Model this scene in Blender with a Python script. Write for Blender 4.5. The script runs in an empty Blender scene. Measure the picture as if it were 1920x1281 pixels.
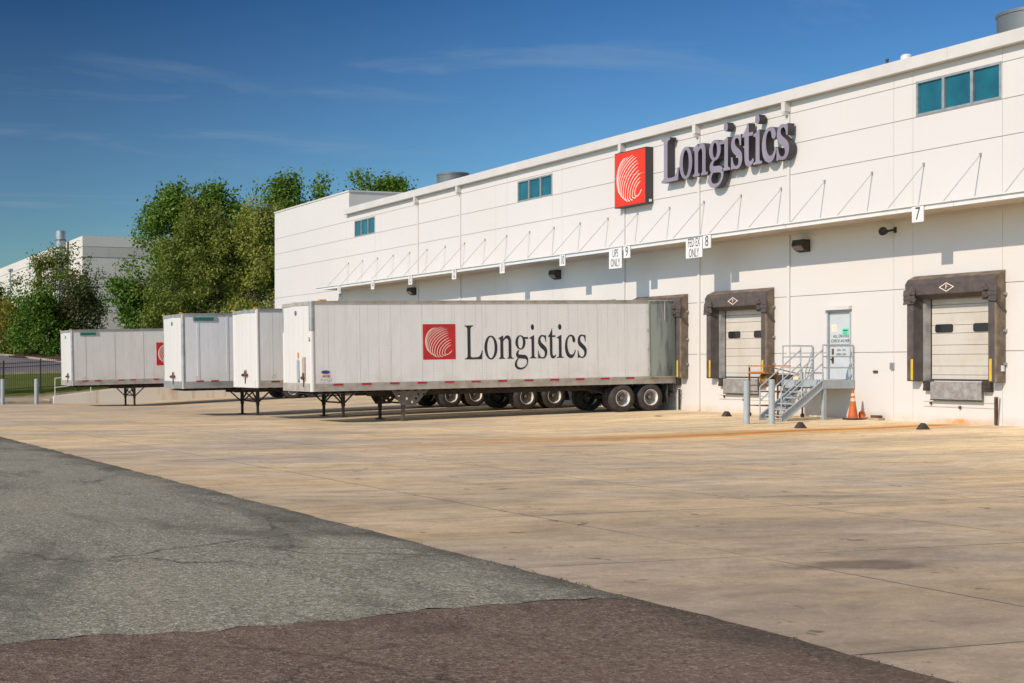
import bpy, math, random
import numpy as np
from mathutils import Vector, Matrix
R=math.radians
random.seed(7)
S=bpy.context.scene
COL=S.collection
# ------------------------------------------------------------------ camera
cam=bpy.data.cameras.new('camera'); co=bpy.data.objects.new('camera',cam); COL.objects.link(co)
co.location=(0,-32.1,1.66); co.rotation_euler=(R(90),0,R(90-17.62))
cam.sensor_width=36; cam.lens=2573/1920*36
cam.shift_x=(960-367)/1920; cam.shift_y=(684-640.5)/1920
cam.clip_end=3000; cam.clip_start=0.1
S.camera=co
# ------------------------------------------------------------------ world + sun
SUN=Vector((.31,-1,.72)).normalized()
elev=math.asin(SUN.z); azi=math.atan2(SUN.x,SUN.y)
w=bpy.data.worlds.new('World'); S.world=w; w.use_nodes=True
nt=w.node_tree; nt.nodes.clear()
def N(nt,t,**k):
    n=nt.nodes.new(t)
    for a,b in k.items():
        if a=='i':
            for c,d in b.items(): n.inputs[c].default_value=d
        else: setattr(n,a,b)
    return n
def L(nt,a,b): nt.links.new(a,b)
sky=N(nt,'ShaderNodeTexSky',sky_type='NISHITA',sun_disc=False,sun_elevation=elev,sun_rotation=azi,air_density=1.0,dust_density=0.3,ozone_density=3.0,altitude=100)
bg=N(nt,'ShaderNodeBackground',i={'Strength':.085}); wo=N(nt,'ShaderNodeOutputWorld')
tc=N(nt,'ShaderNodeTexCoord'); sx=N(nt,'ShaderNodeSeparateXYZ'); L(nt,tc.outputs['Generated'],sx.inputs[0])
def M_(nt,op,a,b=None,c=None):
    n=N(nt,'ShaderNodeMath',operation=op)
    for i,v in enumerate((a,b,c)):
        if v is None: continue
        if isinstance(v,(int,float)): n.inputs[i].default_value=v
        else: L(nt,v,n.inputs[i])
    return n.outputs[0]
def ramp(nt,src,stops,interp='LINEAR'):
    n=N(nt,'ShaderNodeValToRGB'); n.color_ramp.interpolation=interp
    e=n.color_ramp.elements
    while len(e)<len(stops): e.new(.5)
    for q,(p,c) in zip(e,stops):
        q.position=p; q.color=(c,c,c,1) if isinstance(c,(int,float)) else (*c,1)
    L(nt,src,n.inputs[0]); return n.outputs[0]
def mix(nt,f,a,b,bt='MIX'):
    n=N(nt,'ShaderNodeMix',data_type='RGBA',blend_type=bt)
    for s,v in ((n.inputs[0],f),(n.inputs[6],a),(n.inputs[7],b)):
        if isinstance(v,(int,float)): s.default_value=v
        elif isinstance(v,tuple): s.default_value=(*v,1)
        else: L(nt,v,s)
    return n.outputs[2]
# high thin cirrus: noise on a plane far above, stretched along the wind
zc=M_(nt,'MAXIMUM',sx.outputs[2],.03)
cx_=M_(nt,'DIVIDE',sx.outputs[0],zc); cy_=M_(nt,'DIVIDE',sx.outputs[1],zc)
cv=N(nt,'ShaderNodeCombineXYZ'); L(nt,cx_,cv.inputs[0]); L(nt,cy_,cv.inputs[1])
mp=N(nt,'ShaderNodeMapping'); mp.inputs['Rotation'].default_value=(0,0,R(12)); mp.inputs['Scale'].default_value=(1.0,.55,1); mp.inputs['Location'].default_value=(.4,1.3,0)
L(nt,cv.outputs[0],mp.inputs[0])
n1=N(nt,'ShaderNodeTexNoise',i={'Scale':1.1,'Detail':9,'Roughness':.62,'Distortion':.5}); L(nt,mp.outputs[0],n1.inputs['Vector'])
n2=N(nt,'ShaderNodeTexNoise',i={'Scale':.8,'Detail':3,'Roughness':.5}); L(nt,mp.outputs[0],n2.inputs['Vector'])
c1=ramp(nt,n1.outputs[0],[(.52,0),(.78,1)]); c2=ramp(nt,n2.outputs[0],[(.47,0),(.60,1)])
cm=M_(nt,'MULTIPLY',M_(nt,'MULTIPLY',c1,c2),.5)
ST=.085
pre=mix(nt,1.0,sky.outputs[0],(ST,ST,ST),'MULTIPLY'); gm=N(nt,'ShaderNodeGamma',i={'Gamma':2.0}); L(nt,pre,gm.inputs[0])
skc=mix(nt,1.0,gm.outputs[0],(1.32/ST,1.70/ST,1.62/ST),'MULTIPLY')
hl=M_(nt,'SQRT',M_(nt,'ADD',M_(nt,'MULTIPLY',sx.outputs[0],sx.outputs[0]),M_(nt,'MULTIPLY',sx.outputs[1],sx.outputs[1])))
az=ramp(nt,M_(nt,'MULTIPLY_ADD',M_(nt,'DIVIDE',sx.outputs[1],M_(nt,'MAXIMUM',hl,.001)),.5,.5),[(0,1.0),(.42,.62),(.575,.27),(.60,.27),(.775,.38),(1,.36)])  # sky brightened behind the camera to lift fill on shaded walls
az=mix(nt,1.0,az,(3,3,3),'MULTIPLY')
skc=mix(nt,1.0,skc,az,'MULTIPLY')
hz=ramp(nt,M_(nt,'MULTIPLY_ADD',M_(nt,'DIVIDE',sx.outputs[1],M_(nt,'MAXIMUM',hl,.001)),.5,.5),[(0,.75),(.45,0)])
skc=mix(nt,M_(nt,'MULTIPLY',hz,.6),skc,(9.0,9.3,9.5))  # whitish sky added on the unseen sun side, more fill light
hr_=ramp(nt,sx.outputs[2],[(.0,.2),(.1,.12),(.26,0)])
skc=mix(nt,hr_,skc,(5.0,5.6,6.5))
fin=mix(nt,cm,skc,(3.6,4.6,5.6))
L(nt,fin,bg.inputs[0]); L(nt,bg.outputs[0],wo.inputs[0])
sl=bpy.data.lights.new('sun','SUN'); sl.energy=4.1; sl.angle=R(.5); sl.color=(1,.855,.70)
so=bpy.data.objects.new('sun',sl); COL.objects.link(so); so.rotation_euler=SUN.to_track_quat('Z','Y').to_euler(); so.location=(20,-40,60)
S.view_settings.view_transform='Standard'; S.view_settings.look='None'; S.view_settings.exposure=0.0; S.view_settings.gamma=1
# ------------------------------------------------------------------ materials
MAT={}
def mat(name,col=(.8,.8,.8),rough=.6,metal=0,spec=.5,var=0,vscale=3,col2=None,bump=0,bscale=40,stretch=(1,1,1),detail=5,thr=(.35,.65),coord='Object',build=None):
    if name in MAT: return MAT[name]
    m=bpy.data.materials.new(name); m.use_nodes=True; nt=m.node_tree
    p=nt.nodes['Principled BSDF']; p.inputs['Base Color'].default_value=(*col,1); p.inputs['Roughness'].default_value=rough
    p.inputs['Metallic'].default_value=metal; p.inputs['Specular IOR Level'].default_value=spec
    tc=N(nt,'ShaderNodeTexCoord'); mp=N(nt,'ShaderNodeMapping'); mp.inputs['Scale'].default_value=stretch
    if coord=='World':
        g=N(nt,'ShaderNodeNewGeometry'); L(nt,g.outputs['Position'],mp.inputs[0])
    else: L(nt,tc.outputs[coord],mp.inputs[0])
    if var or col2:
        no=N(nt,'ShaderNodeTexNoise',i={'Scale':vscale,'Detail':detail,'Roughness':.6}); L(nt,mp.outputs[0],no.inputs['Vector'])
        f=ramp(nt,no.outputs[0],[(thr[0],0),(thr[1],1)])
        c2=col2 or tuple(c*(1-var) for c in col)
        L(nt,mix(nt,f,col,c2),p.inputs['Base Color'])
    if bump:
        nb=N(nt,'ShaderNodeTexNoise',i={'Scale':bscale,'Detail':4}); L(nt,mp.outputs[0],nb.inputs['Vector'])
        b=N(nt,'ShaderNodeBump',i={'Strength':bump,'Distance':.02}); L(nt,nb.outputs[0],b.inputs['Height']); L(nt,b.outputs[0],p.inputs['Normal'])
    if build: build(nt,p,mp)
    MAT[name]=m; return m
def noise(nt,v,scale,detail=5,rough=.6,dist=0,sc=(1,1,1),loc=(0,0,0)):
    mp=N(nt,'ShaderNodeMapping'); mp.inputs['Scale'].default_value=sc; mp.inputs['Location'].default_value=loc; L(nt,v,mp.inputs[0])
    n=N(nt,'ShaderNodeTexNoise',i={'Scale':scale,'Detail':detail,'Roughness':rough,'Distortion':dist}); L(nt,mp.outputs[0],n.inputs['Vector']); return n.outputs[0]
def sep(nt,v):
    s=N(nt,'ShaderNodeSeparateXYZ'); L(nt,v,s.inputs[0]); return s.outputs
def b_concrete(nt,p,mp):
    g=N(nt,'ShaderNodeNewGeometry'); P=g.outputs['Position']; X,Y,Z=sep(nt,P)
    a=noise(nt,P,1,7,.62,.4,(.5,.085,1)); b=noise(nt,P,1,6,.6,.3,(.28,.16,1),(5,3,0)); f=noise(nt,P,40,3,.7); m=noise(nt,P,1.6,6,.65)
    c=mix(nt,ramp(nt,a,[(.38,0),(.62,1)]),(.76,.605,.42),(.80,.60,.32))
    # warmer, dirtier towards the dock
    wall=ramp(nt,M_(nt,'MULTIPLY_ADD',Y,-.04,0),[(.0,1),(.85,.2)])
    och=M_(nt,'MULTIPLY',ramp(nt,b,[(.42,0),(.62,1)]),wall)
    c=mix(nt,M_(nt,'MULTIPLY',och,.85),c,(.86,.59,.25))
    # grey worn areas
    gr=noise(nt,P,1,6,.6,.6,(.25,.13,1),(11,7,0))
    c=mix(nt,ramp(nt,gr,[(.46,0),(.62,.85)]),c,(.44,.385,.32))
    c=mix(nt,ramp(nt,m,[(.3,.34),(.62,0)]),c,(.24,.19,.13))
    mo=noise(nt,P,1,8,.72,.6,(2.2,.8,1),(7,1,2)); c=mix(nt,ramp(nt,mo,[(.52,0),(.64,.30)]),c,(.30,.25,.19)); bl=noise(nt,P,1,7,.68,1.2,(.5,.13,1),(3,9,2)); c=mix(nt,ramp(nt,bl,[(.50,0),(.60,.28),(.72,.38)]),c,(.33,.28,.22)); c=mix(nt,ramp(nt,bl,[(.28,.4),(.42,0)]),c,(.86,.72,.55))
    wn_=N(nt,'ShaderNodeTexWhiteNoise',noise_dimensions='2D'); cb=N(nt,'ShaderNodeCombineXYZ')
    L(nt,M_(nt,'FLOOR',M_(nt,'DIVIDE',M_(nt,'ADD',X,14.0),3.75)),cb.inputs[0]); L(nt,M_(nt,'FLOOR',M_(nt,'DIVIDE',M_(nt,'ADD',Y,19.85),3.75)),cb.inputs[1]); L(nt,cb.outputs[0],wn_.inputs['Vector'])
    c=mix(nt,M_(nt,'MULTIPLY',wn_.outputs[0],.22),c,(.36,.30,.25))
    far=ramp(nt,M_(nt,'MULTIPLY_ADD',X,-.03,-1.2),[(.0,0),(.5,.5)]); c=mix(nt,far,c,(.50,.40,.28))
    br=M_(nt,'MULTIPLY',ramp(nt,M_(nt,'MULTIPLY_ADD',Y,-.05,0),[(.0,.75),(.8,.1)]),ramp(nt,M_(nt,'MULTIPLY_ADD',X,.03,1.6),[(.0,0),(.5,1)])); c=mix(nt,br,c,(.93,.73,.45))  # tone gradient put into the base colour, brighter towards the dock
    # tyre tracks out from the docks
    wv=noise(nt,P,1,4,.5,0,(1.6,.04,1),(2,0,0)); c=mix(nt,M_(nt,'MULTIPLY',ramp(nt,wv,[(.55,0),(.7,.45)]),wall),c,(.38,.305,.22))
    # rust run-off from the second dock
    wob=noise(nt,P,1,4,.5,0,(.15,.22,1),(1,1,1))
    xl=M_(nt,'ADD',M_(nt,'ADD',X,30.05),M_(nt,'MULTIPLY_ADD',wob,-1.6,.8)); xl=M_(nt,'ADD',xl,M_(nt,'MULTIPLY',Y,.055))
    near=M_(nt,'MULTIPLY',ramp(nt,M_(nt,'MULTIPLY_ADD',Y,-.05,-.65),[(0,0),(.5,1)]),ramp(nt,M_(nt,'MULTIPLY_ADD',X,.03,1.0),[(.0,0),(.8,1)]))  # separate tone gradient put into the base colour, darker towards the camera
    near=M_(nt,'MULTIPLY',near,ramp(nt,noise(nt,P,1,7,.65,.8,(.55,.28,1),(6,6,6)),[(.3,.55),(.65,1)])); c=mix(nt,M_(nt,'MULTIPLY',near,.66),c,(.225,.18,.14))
    d=M_(nt,'ABSOLUTE',xl); wd=M_(nt,'MULTIPLY_ADD',Y,-.03,.40)
    r=M_(nt,'SUBTRACT',1,M_(nt,'DIVIDE',d,wd)); r=M_(nt,'MAXIMUM',r,0)
    r2=M_(nt,'MAXIMUM',M_(nt,'SUBTRACT',1,M_(nt,'DIVIDE',d,M_(nt,'MULTIPLY_ADD',Y,-.13,1.7))),0)
    fade=ramp(nt,M_(nt,'MULTIPLY',Y,-.05),[(0,0),(.05,1),(.45,.8),(.95,0)])
    c=mix(nt,M_(nt,'MULTIPLY',M_(nt,'MULTIPLY',r2,fade),.7),c,(.68,.37,.09))
    c=mix(nt,M_(nt,'MULTIPLY',M_(nt,'MULTIPLY',ramp(nt,r,[(0,0),(.7,1)]),fade),.95),c,(.58,.20,.02))
    # oil patch
    ox=M_(nt,'MULTIPLY',M_(nt,'ADD',X,9.5),1.5); oy=M_(nt,'MULTIPLY',M_(nt,'ADD',Y,23.1),.72)
    o=M_(nt,'SQRT',M_(nt,'ADD',M_(nt,'MULTIPLY',ox,ox),M_(nt,'MULTIPLY',oy,oy)))
    o=M_(nt,'ADD',o,M_(nt,'MULTIPLY_ADD',m,1.0,-.5)); c=mix(nt,ramp(nt,o,[(.32,.72),(.55,0)]),c,(.13,.095,.065))
    sp=noise(nt,P,2.6,3,.7,.2,(1,1,1),(3,8,1)); c=mix(nt,ramp(nt,sp,[(.665,0),(.70,.7)]),c,(.09,.07,.055))
    # saw-cut joints, 3.75 m slabs
    jw=M_(nt,'MULTIPLY_ADD',noise(nt,P,3,3),.03,-.015)
    def joint(v,off,wd):
        t=M_(nt,'ADD',M_(nt,'ADD',v,off),jw); t=M_(nt,'PINGPONG',t,1.875)
        return M_(nt,'LESS_THAN',t,wd)
    j=M_(nt,'MAXIMUM',joint(Y,19.85,.015),joint(X,14.0,.015))
    j=M_(nt,'MULTIPLY',j,ramp(nt,noise(nt,P,.7,3),[(.34,.35),(.55,.95)]))
    c=mix(nt,j,c,(.10,.085,.07))
    # hairline cracks
    vo=N(nt,'ShaderNodeTexVoronoi',feature='DISTANCE_TO_EDGE',i={'Scale':.19,'Randomness':1})
    dn=N(nt,'ShaderNodeMix',data_type='VECTOR'); 
    wn=N(nt,'ShaderNodeTexNoise',i={'Scale':1.3,'Detail':5}); L(nt,P,wn.inputs['Vector'])
    dn.inputs[0].default_value=.22; L(nt,P,dn.inputs[4]); L(nt,wn.outputs[1],dn.inputs[5]); L(nt,dn.outputs[1],vo.inputs['Vector'])
    ck=M_(nt,'MULTIPLY',M_(nt,'LESS_THAN',vo.outputs[0],.0014),ramp(nt,noise(nt,P,.22,2),[(.56,0),(.66,.35)]))
    c=mix(nt,ck,c,(.12,.1,.08))
    gr2=noise(nt,P,13,5,.75); c=mix(nt,ramp(nt,gr2,[(.36,.22),(.5,0)]),c,(.22,.17,.12)); c=mix(nt,ramp(nt,gr2,[(.58,0),(.72,.28)]),c,(.88,.75,.58))
    c=mix(nt,ramp(nt,f,[(.3,.30),(.6,0)]),c,(.12,.11,.1))
    hs_=N(nt,'ShaderNodeHueSaturation',i={'Saturation':1.04,'Value':1.06}); vv=ramp(nt,noise(nt,P,1,10,.7,.7,(.75,.2,1),(2,5,9)),[(.28,.60),(.43,.92),(.55,1.06),(.72,1.28)]); c=mix(nt,1.0,c,vv,'MULTIPLY'); v2=ramp(nt,noise(nt,P,1,8,.7,.4,(3.1,1.3,1),(8,5,9)),[(.34,.80),(.5,1.0),(.68,1.12)]); c=mix(nt,1.0,c,v2,'MULTIPLY'); L(nt,c,hs_.inputs['Color']); c=hs_.outputs[0]
    L(nt,c,p.inputs['Base Color'])
    bp=N(nt,'ShaderNodeBump',i={'Strength':.25,'Distance':.01}); L(nt,f,bp.inputs['Height']); L(nt,bp.outputs[0],p.inputs['Normal'])
def mk_asphalt(base,alt,dark,agg,crk):
    def f(nt,p,mp):
        g=N(nt,'ShaderNodeNewGeometry'); P=g.outputs['Position']; X,Y,Z=sep(nt,P)
        a=noise(nt,P,.45,6,.6,.5); b=noise(nt,P,1,5,.6,.4,(.25,1.1,1)); 
        c=mix(nt,ramp(nt,a,[(.35,0),(.65,1)]),base,alt)
        c=mix(nt,ramp(nt,b,[(.52,0),(.7,.6)]),c,dark)
        v=N(nt,'ShaderNodeTexVoronoi',i={'Scale':56,'Randomness':1}); L(nt,P,v.inputs['Vector'])
        h=N(nt,'ShaderNodeSeparateColor'); L(nt,v.outputs['Color'],h.inputs[0])
        c=mix(nt,ramp(nt,h.outputs[0],[(.0,.75),(.35,.1),(.65,0)]),c,tuple(x*.25 for x in base))
        c=mix(nt,ramp(nt,h.outputs[1],[(.66,0),(.95,.95)]),c,agg)
        s=noise(nt,P,11,4,.75); c=mix(nt,ramp(nt,s,[(.3,.4),(.6,0)]),c,tuple(x*.4 for x in base))
        wn=N(nt,'ShaderNodeTexNoise',i={'Scale':1.1,'Detail':7,'Roughness':.65}); L(nt,P,wn.inputs['Vector'])
        dn=N(nt,'ShaderNodeMix',data_type='VECTOR'); dn.inputs[0].default_value=.45; L(nt,P,dn.inputs[4]); L(nt,wn.outputs[1],dn.inputs[5])
        vo=N(nt,'ShaderNodeTexVoronoi',feature='DISTANCE_TO_EDGE',i={'Scale':.33,'Randomness':1}); L(nt,dn.outputs[1],vo.inputs['Vector'])
        ck=M_(nt,'MULTIPLY',ramp(nt,vo.outputs[0],[(.0,.8),(.007,0)]),ramp(nt,noise(nt,P,.28,3),[(.45,0),(.56,crk)]))
        c=mix(nt,ck,c,(.018,.015,.012))
        # dirt washed along the concrete edge
        e=M_(nt,'ADD',M_(nt,'MULTIPLY_ADD',Y,-1,-26.0),M_(nt,'MULTIPLY_ADD',noise(nt,P,.8,6),-1.9,.95)); c=mix(nt,ramp(nt,e,[(.0,.62),(.12,.5),(.55,0)]),c,(.055,.05,.036))
        bg_=noise(nt,P,1,6,.65,.8,(.22,.5,1),(4,2,7)); c=mix(nt,ramp(nt,bg_,[(.52,0),(.63,.62)]),c,tuple(x*.36 for x in base)); c=mix(nt,ramp(nt,bg_,[(.30,.35),(.44,0)]),c,(base[0]*1.45,base[1]*1.32,base[2]*1.25))
        vf=N(nt,'ShaderNodeTexVoronoi',feature='DISTANCE_TO_EDGE',i={'Scale':1.05,'Randomness':1}); L(nt,dn.outputs[1],vf.inputs['Vector'])
        cf=M_(nt,'MULTIPLY',ramp(nt,vf.outputs[0],[(.0,1),(.02,0)]),ramp(nt,noise(nt,P,.33,4,.6,0,(1,1,1),(9,1,5)),[(.55,0),(.63,.55)])); c=mix(nt,cf,c,(.03,.026,.02))
        L(nt,c,p.inputs['Base Color'])
        bp=N(nt,'ShaderNodeBump',i={'Strength':.55,'Distance':.01}); L(nt,v.outputs['Distance'],bp.inputs['Height']); L(nt,bp.outputs[0],p.inputs['Normal'])
    return f
def b_wall(nt,p,mp):
    g=N(nt,'ShaderNodeNewGeometry'); P=g.outputs['Position']; X,Y,Z=sep(nt,P)
    a=noise(nt,P,.22,4,.5,0); s=noise(nt,P,1,5,.6,0,(2.5,1,.12)); 
    c=mix(nt,ramp(nt,a,[(.3,0),(.7,1)]),(.61,.588,.565),(.59,.565,.535))
    c=mix(nt,ramp(nt,s,[(.5,0),(.75,.22)]),c,(.66,.59,.5))
    lo=M_(nt,'MULTIPLY',ramp(nt,Z,[(.0,.75),(.28,0)]),ramp(nt,noise(nt,P,1.5,4),[(.35,.1),(.65,1)])); c=mix(nt,lo,c,(.5,.36,.22))
    # rust wash below the right-hand leveller
    rx=M_(nt,'SUBTRACT',1,M_(nt,'MULTIPLY',M_(nt,'ABSOLUTE',M_(nt,'ADD',X,30.1)),.8)); rx=M_(nt,'MAXIMUM',rx,0)
    ru=M_(nt,'MULTIPLY',M_(nt,'MULTIPLY',rx,ramp(nt,Z,[(0,1),(.10,.9),(.17,0)])),ramp(nt,noise(nt,P,3,3),[(.3,.3),(.6,1)]))
    c=mix(nt,ru,c,(.55,.23,.03))
    L(nt,c,p.inputs['Base Color'])
    bp=N(nt,'ShaderNodeBump',i={'Strength':.12,'Distance':.01}); L(nt,noise(nt,P,60,2),bp.inputs['Height']); L(nt,bp.outputs[0],p.inputs['Normal'])
def mk_side(base):
    def b(nt,p,mp):
        t=N(nt,'ShaderNodeTexCoord').outputs['Object']; X,Y,Z=sep(nt,t)
        py=M_(nt,'PINGPONG',Y,.205); pz=M_(nt,'PINGPONG',Z,.05)
        d=M_(nt,'MULTIPLY',M_(nt,'LESS_THAN',py,.017),M_(nt,'LESS_THAN',pz,.02))
        n=noise(nt,t,1.2,5); st=noise(nt,t,1,5,.6,0,(1,2.2,.25))
        c=mix(nt,ramp(nt,n,[(.35,0),(.7,.4)]),base,tuple(x*.90 for x in base))
        c=mix(nt,ramp(nt,st,[(.58,0),(.8,.10)]),c,(.5,.44,.36))
        c=mix(nt,M_(nt,'MULTIPLY',M_(nt,'MULTIPLY',d,ramp(nt,noise(nt,t,.8,2),[(.35,.3),(.6,1)])),.5),c,(.34,.31,.3))
        lo=ramp(nt,Z,[(1.22/4,.45),(1.75/4,0)]); 
        zz=M_(nt,'MULTIPLY',Z,.25); lo=ramp(nt,zz,[(.31,.35),(.47,0)]); c=mix(nt,M_(nt,'MULTIPLY',lo,ramp(nt,n,[(.45,0),(.7,1)])),c,(.46,.38,.26))
        L(nt,c,p.inputs['Base Color'])
        bp=N(nt,'ShaderNodeBump',i={'Strength':.5,'Distance':.04}); L(nt,noise(nt,t,1.1,4,.55,.3,(1,1.5,.7)),bp.inputs['Height']); L(nt,bp.outputs[0],p.inputs['Normal'])
    return b
def b_leaf(c1,c2,c3):
    def b(nt,p,mp):
        g=N(nt,'ShaderNodeNewGeometry')
        n=noise(nt,g.outputs['Position'],.35,3)
        c=mix(nt,g.outputs['Random Per Island'],c1,c2); c=mix(nt,ramp(nt,n,[(.45,0),(.62,.75)]),c,c3)
        L(nt,c,p.inputs['Base Color'])
        tr=N(nt,'ShaderNodeBsdfTranslucent'); ms=N(nt,'ShaderNodeMixShader',i={0:.28}); L(nt,mix(nt,1.0,c,(1.3,1.5,.5),'MULTIPLY'),tr.inputs[0])
        out=nt.nodes['Material Output']; L(nt,p.outputs[0],ms.inputs[1]); L(nt,tr.outputs[0],ms.inputs[2]); L(nt,ms.outputs[0],out.inputs[0])
    return b
wallm=mat('painted_concrete_panel',rough=.7,build=b_wall)
groove=mat('joint_sealant',(.50,.45,.38),.9,var=.3,vscale=2)
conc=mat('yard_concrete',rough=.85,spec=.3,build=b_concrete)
asph=mat('weathered_grey_asphalt',rough=.95,spec=.2,build=mk_asphalt((.235,.226,.168),(.285,.276,.205),(.11,.095,.068),(.52,.50,.44),.9))
brown=mat('brown_asphalt',rough=.95,spec=.2,build=mk_asphalt((.155,.108,.080),(.19,.138,.104),(.085,.060,.046),(.30,.24,.19),.9))
trim=mat('cream_metal_trim',(.60,.575,.54),.5,var=.1,vscale=1)
whitem=mat('white_paint_metal',(.68,.68,.67),.45,var=.1,vscale=2)
greym=mat('grey_paint',(.36,.40,.42),.5,var=.15,vscale=4)
galv=mat('galvanised_steel',(.45,.47,.48),.4,.7,var=.25,vscale=3)
alu=mat('dull_aluminium',(.46,.46,.45),.45,.55,var=.3,vscale=4,stretch=(1,.4,1))
railm=mat('dirty_aluminium_rail',(.50,.47,.43),.5,.35,col2=(.33,.28,.22),vscale=2.5,thr=(.4,.75))
blacks=mat('black_steel',(.018,.017,.016),.7,var=.4,vscale=5,col2=(.05,.035,.025))
rusty=mat('rusty_brown_steel',(.14,.065,.03),.85,col2=(.05,.03,.02),vscale=9)
rubber=mat('tyre_rubber',(.032,.027,.026),.85,col2=(.06,.05,.046),vscale=6,bump=.3,bscale=30)
rimw=mat('white_wheel_paint',(.72,.68,.62),.5,col2=(.45,.38,.3),vscale=7,thr=(.45,.8))
hubm=mat('greasy_hub_steel',(.09,.075,.065),.6,.4,col2=(.2,.16,.13),vscale=12)
disc=mat('grey_wheel_disc',(.36,.38,.40),.5,.2,col2=(.2,.18,.16),vscale=9)
sealm=mat('black_vinyl_foam_pad',(.072,.060,.058),.8,spec=.25,col2=(.125,.105,.092),vscale=3,bump=.6,bscale=7,thr=(.4,.8))
sealtop=mat('sun_bleached_vinyl',(.21,.16,.115),.85,spec=.3,col2=(.10,.08,.062),vscale=4,bump=.5,bscale=7)
doorm=mat('cream_door_panel',(.53,.50,.44),.55,col2=(.45,.40,.33),vscale=1.1,stretch=(1.4,1,.7),thr=(.4,.75))
darkg=mat('dark_door_glass',(.02,.02,.022),.15)
yel=mat('yellow_guide_stripe',(.65,.44,.02),.6,var=.25,vscale=8)
teal=mat('teal_window_glass',(.008,.125,.16),.08,0,.5,col2=(.005,.075,.11),vscale=1.1,bump=.15,bscale=1.5)
orange=mat('orange_sign_face',(.70,.028,.003),.4)
redm=mat('red_vinyl',(.56,.018,.02),.45,var=.15,vscale=3)
whitev=mat('white_vinyl',(.82,.8,.78),.5)
pinkw=mat('pale_line_vinyl',(.88,.72,.62),.5)
navy=mat('navy_vinyl',(.022,.025,.038),.5,var=.2,vscale=3)
lav=mat('lavender_letter_face',(.21,.175,.23),.4,col2=(.27,.24,.285),vscale=.8)
char=mat('charcoal_metal',(.045,.043,.045),.5,var=.2,vscale=3)
signw=mat('white_sign_board',(.70,.69,.68),.5,var=.05,vscale=3)
inkm=mat('black_ink',(.025,.025,.03),.6)
ambr=mat('amber_lens',(.75,.25,.02),.3)
redl=mat('red_reflective_tape',(.40,.015,.015),.4)
whtape=mat('pale_reflective_tape',(.36,.34,.30),.4)
greenm=mat('green_placard',(.0,.16,.12),.5)
conem=mat('orange_cone_plastic',(.52,.11,.018),.6,col2=(.22,.06,.03),vscale=4,thr=(.45,.8))
plate=mat('checkered_steel_plate',(.40,.39,.38),.55,.35,col2=(.24,.22,.20),vscale=5,bump=.8,bscale=45)
grassm=mat('lawn_grass',(.075,.105,.018),.95,spec=.1,col2=(.11,.13,.028),vscale=.7,bump=1,bscale=25,coord='World')
drym=mat('pale_island_grass',(.13,.16,.03),.95,spec=.1,col2=(.085,.12,.022),vscale=.5,coord='World')  # lighter and yellower than the lawn
mulch=mat('red_brown_mulch',(.085,.035,.022),.95,var=.5,vscale=5,bump=1,bscale=12,coord='World')
roadm=mat('road_asphalt',(.17,.155,.145),.9,col2=(.12,.11,.135),vscale=.2,coord='World')
curbm=mat('curb_concrete',(.42,.35,.25),.85,col2=(.24,.19,.13),vscale=.9,coord='World')
ramps=mat('ramp_wall_paint',(.70,.65,.58),.8,col2=(.56,.40,.26),vscale=1.2,stretch=(1,1.4,.2),thr=(.52,.68),coord='World')
farwall=mat('far_wall_paint',(.66,.62,.56),.8,col2=(.61,.57,.51),vscale=.15,coord='World')
farband=mat('far_wall_band',(.54,.51,.46),.8,var=.08,vscale=.2,coord='World')
bark=mat('grey_brown_bark',(.13,.09,.065),.9,var=.5,vscale=6,bump=.6,bscale=12)
lf_a=mat('deep_green_leaves',rough=.55,spec=.3,build=b_leaf((.075,.145,.016),(.155,.245,.030),(.11,.19,.022)))
lf_b=mat('olive_green_leaves',rough=.6,spec=.3,build=b_leaf((.125,.155,.026),(.20,.215,.042),(.13,.18,.028)))
lf_c=mat('yellow_olive_leaves',rough=.6,spec=.3,build=b_leaf((.20,.22,.04),(.31,.315,.07),(.21,.235,.042)))
lf_d=mat('myrtle_leaves',rough=.55,spec=.3,build=b_leaf((.08,.135,.02),(.18,.215,.036),(.21,.15,.04)))
lf_e=mat('dark_myrtle_leaves',rough=.6,spec=.3,build=b_leaf((.045,.068,.018),(.10,.118,.030),(.10,.065,.035)))
lf_f=mat('golden_shrub_leaves',rough=.6,spec=.3,build=b_leaf((.18,.15,.02),(.29,.19,.03),(.11,.13,.02)))
lf_g=mat('bright_shrub_leaves',rough=.6,spec=.3,build=b_leaf((.06,.13,.014),(.125,.21,.025),(.08,.15,.016)))
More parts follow.
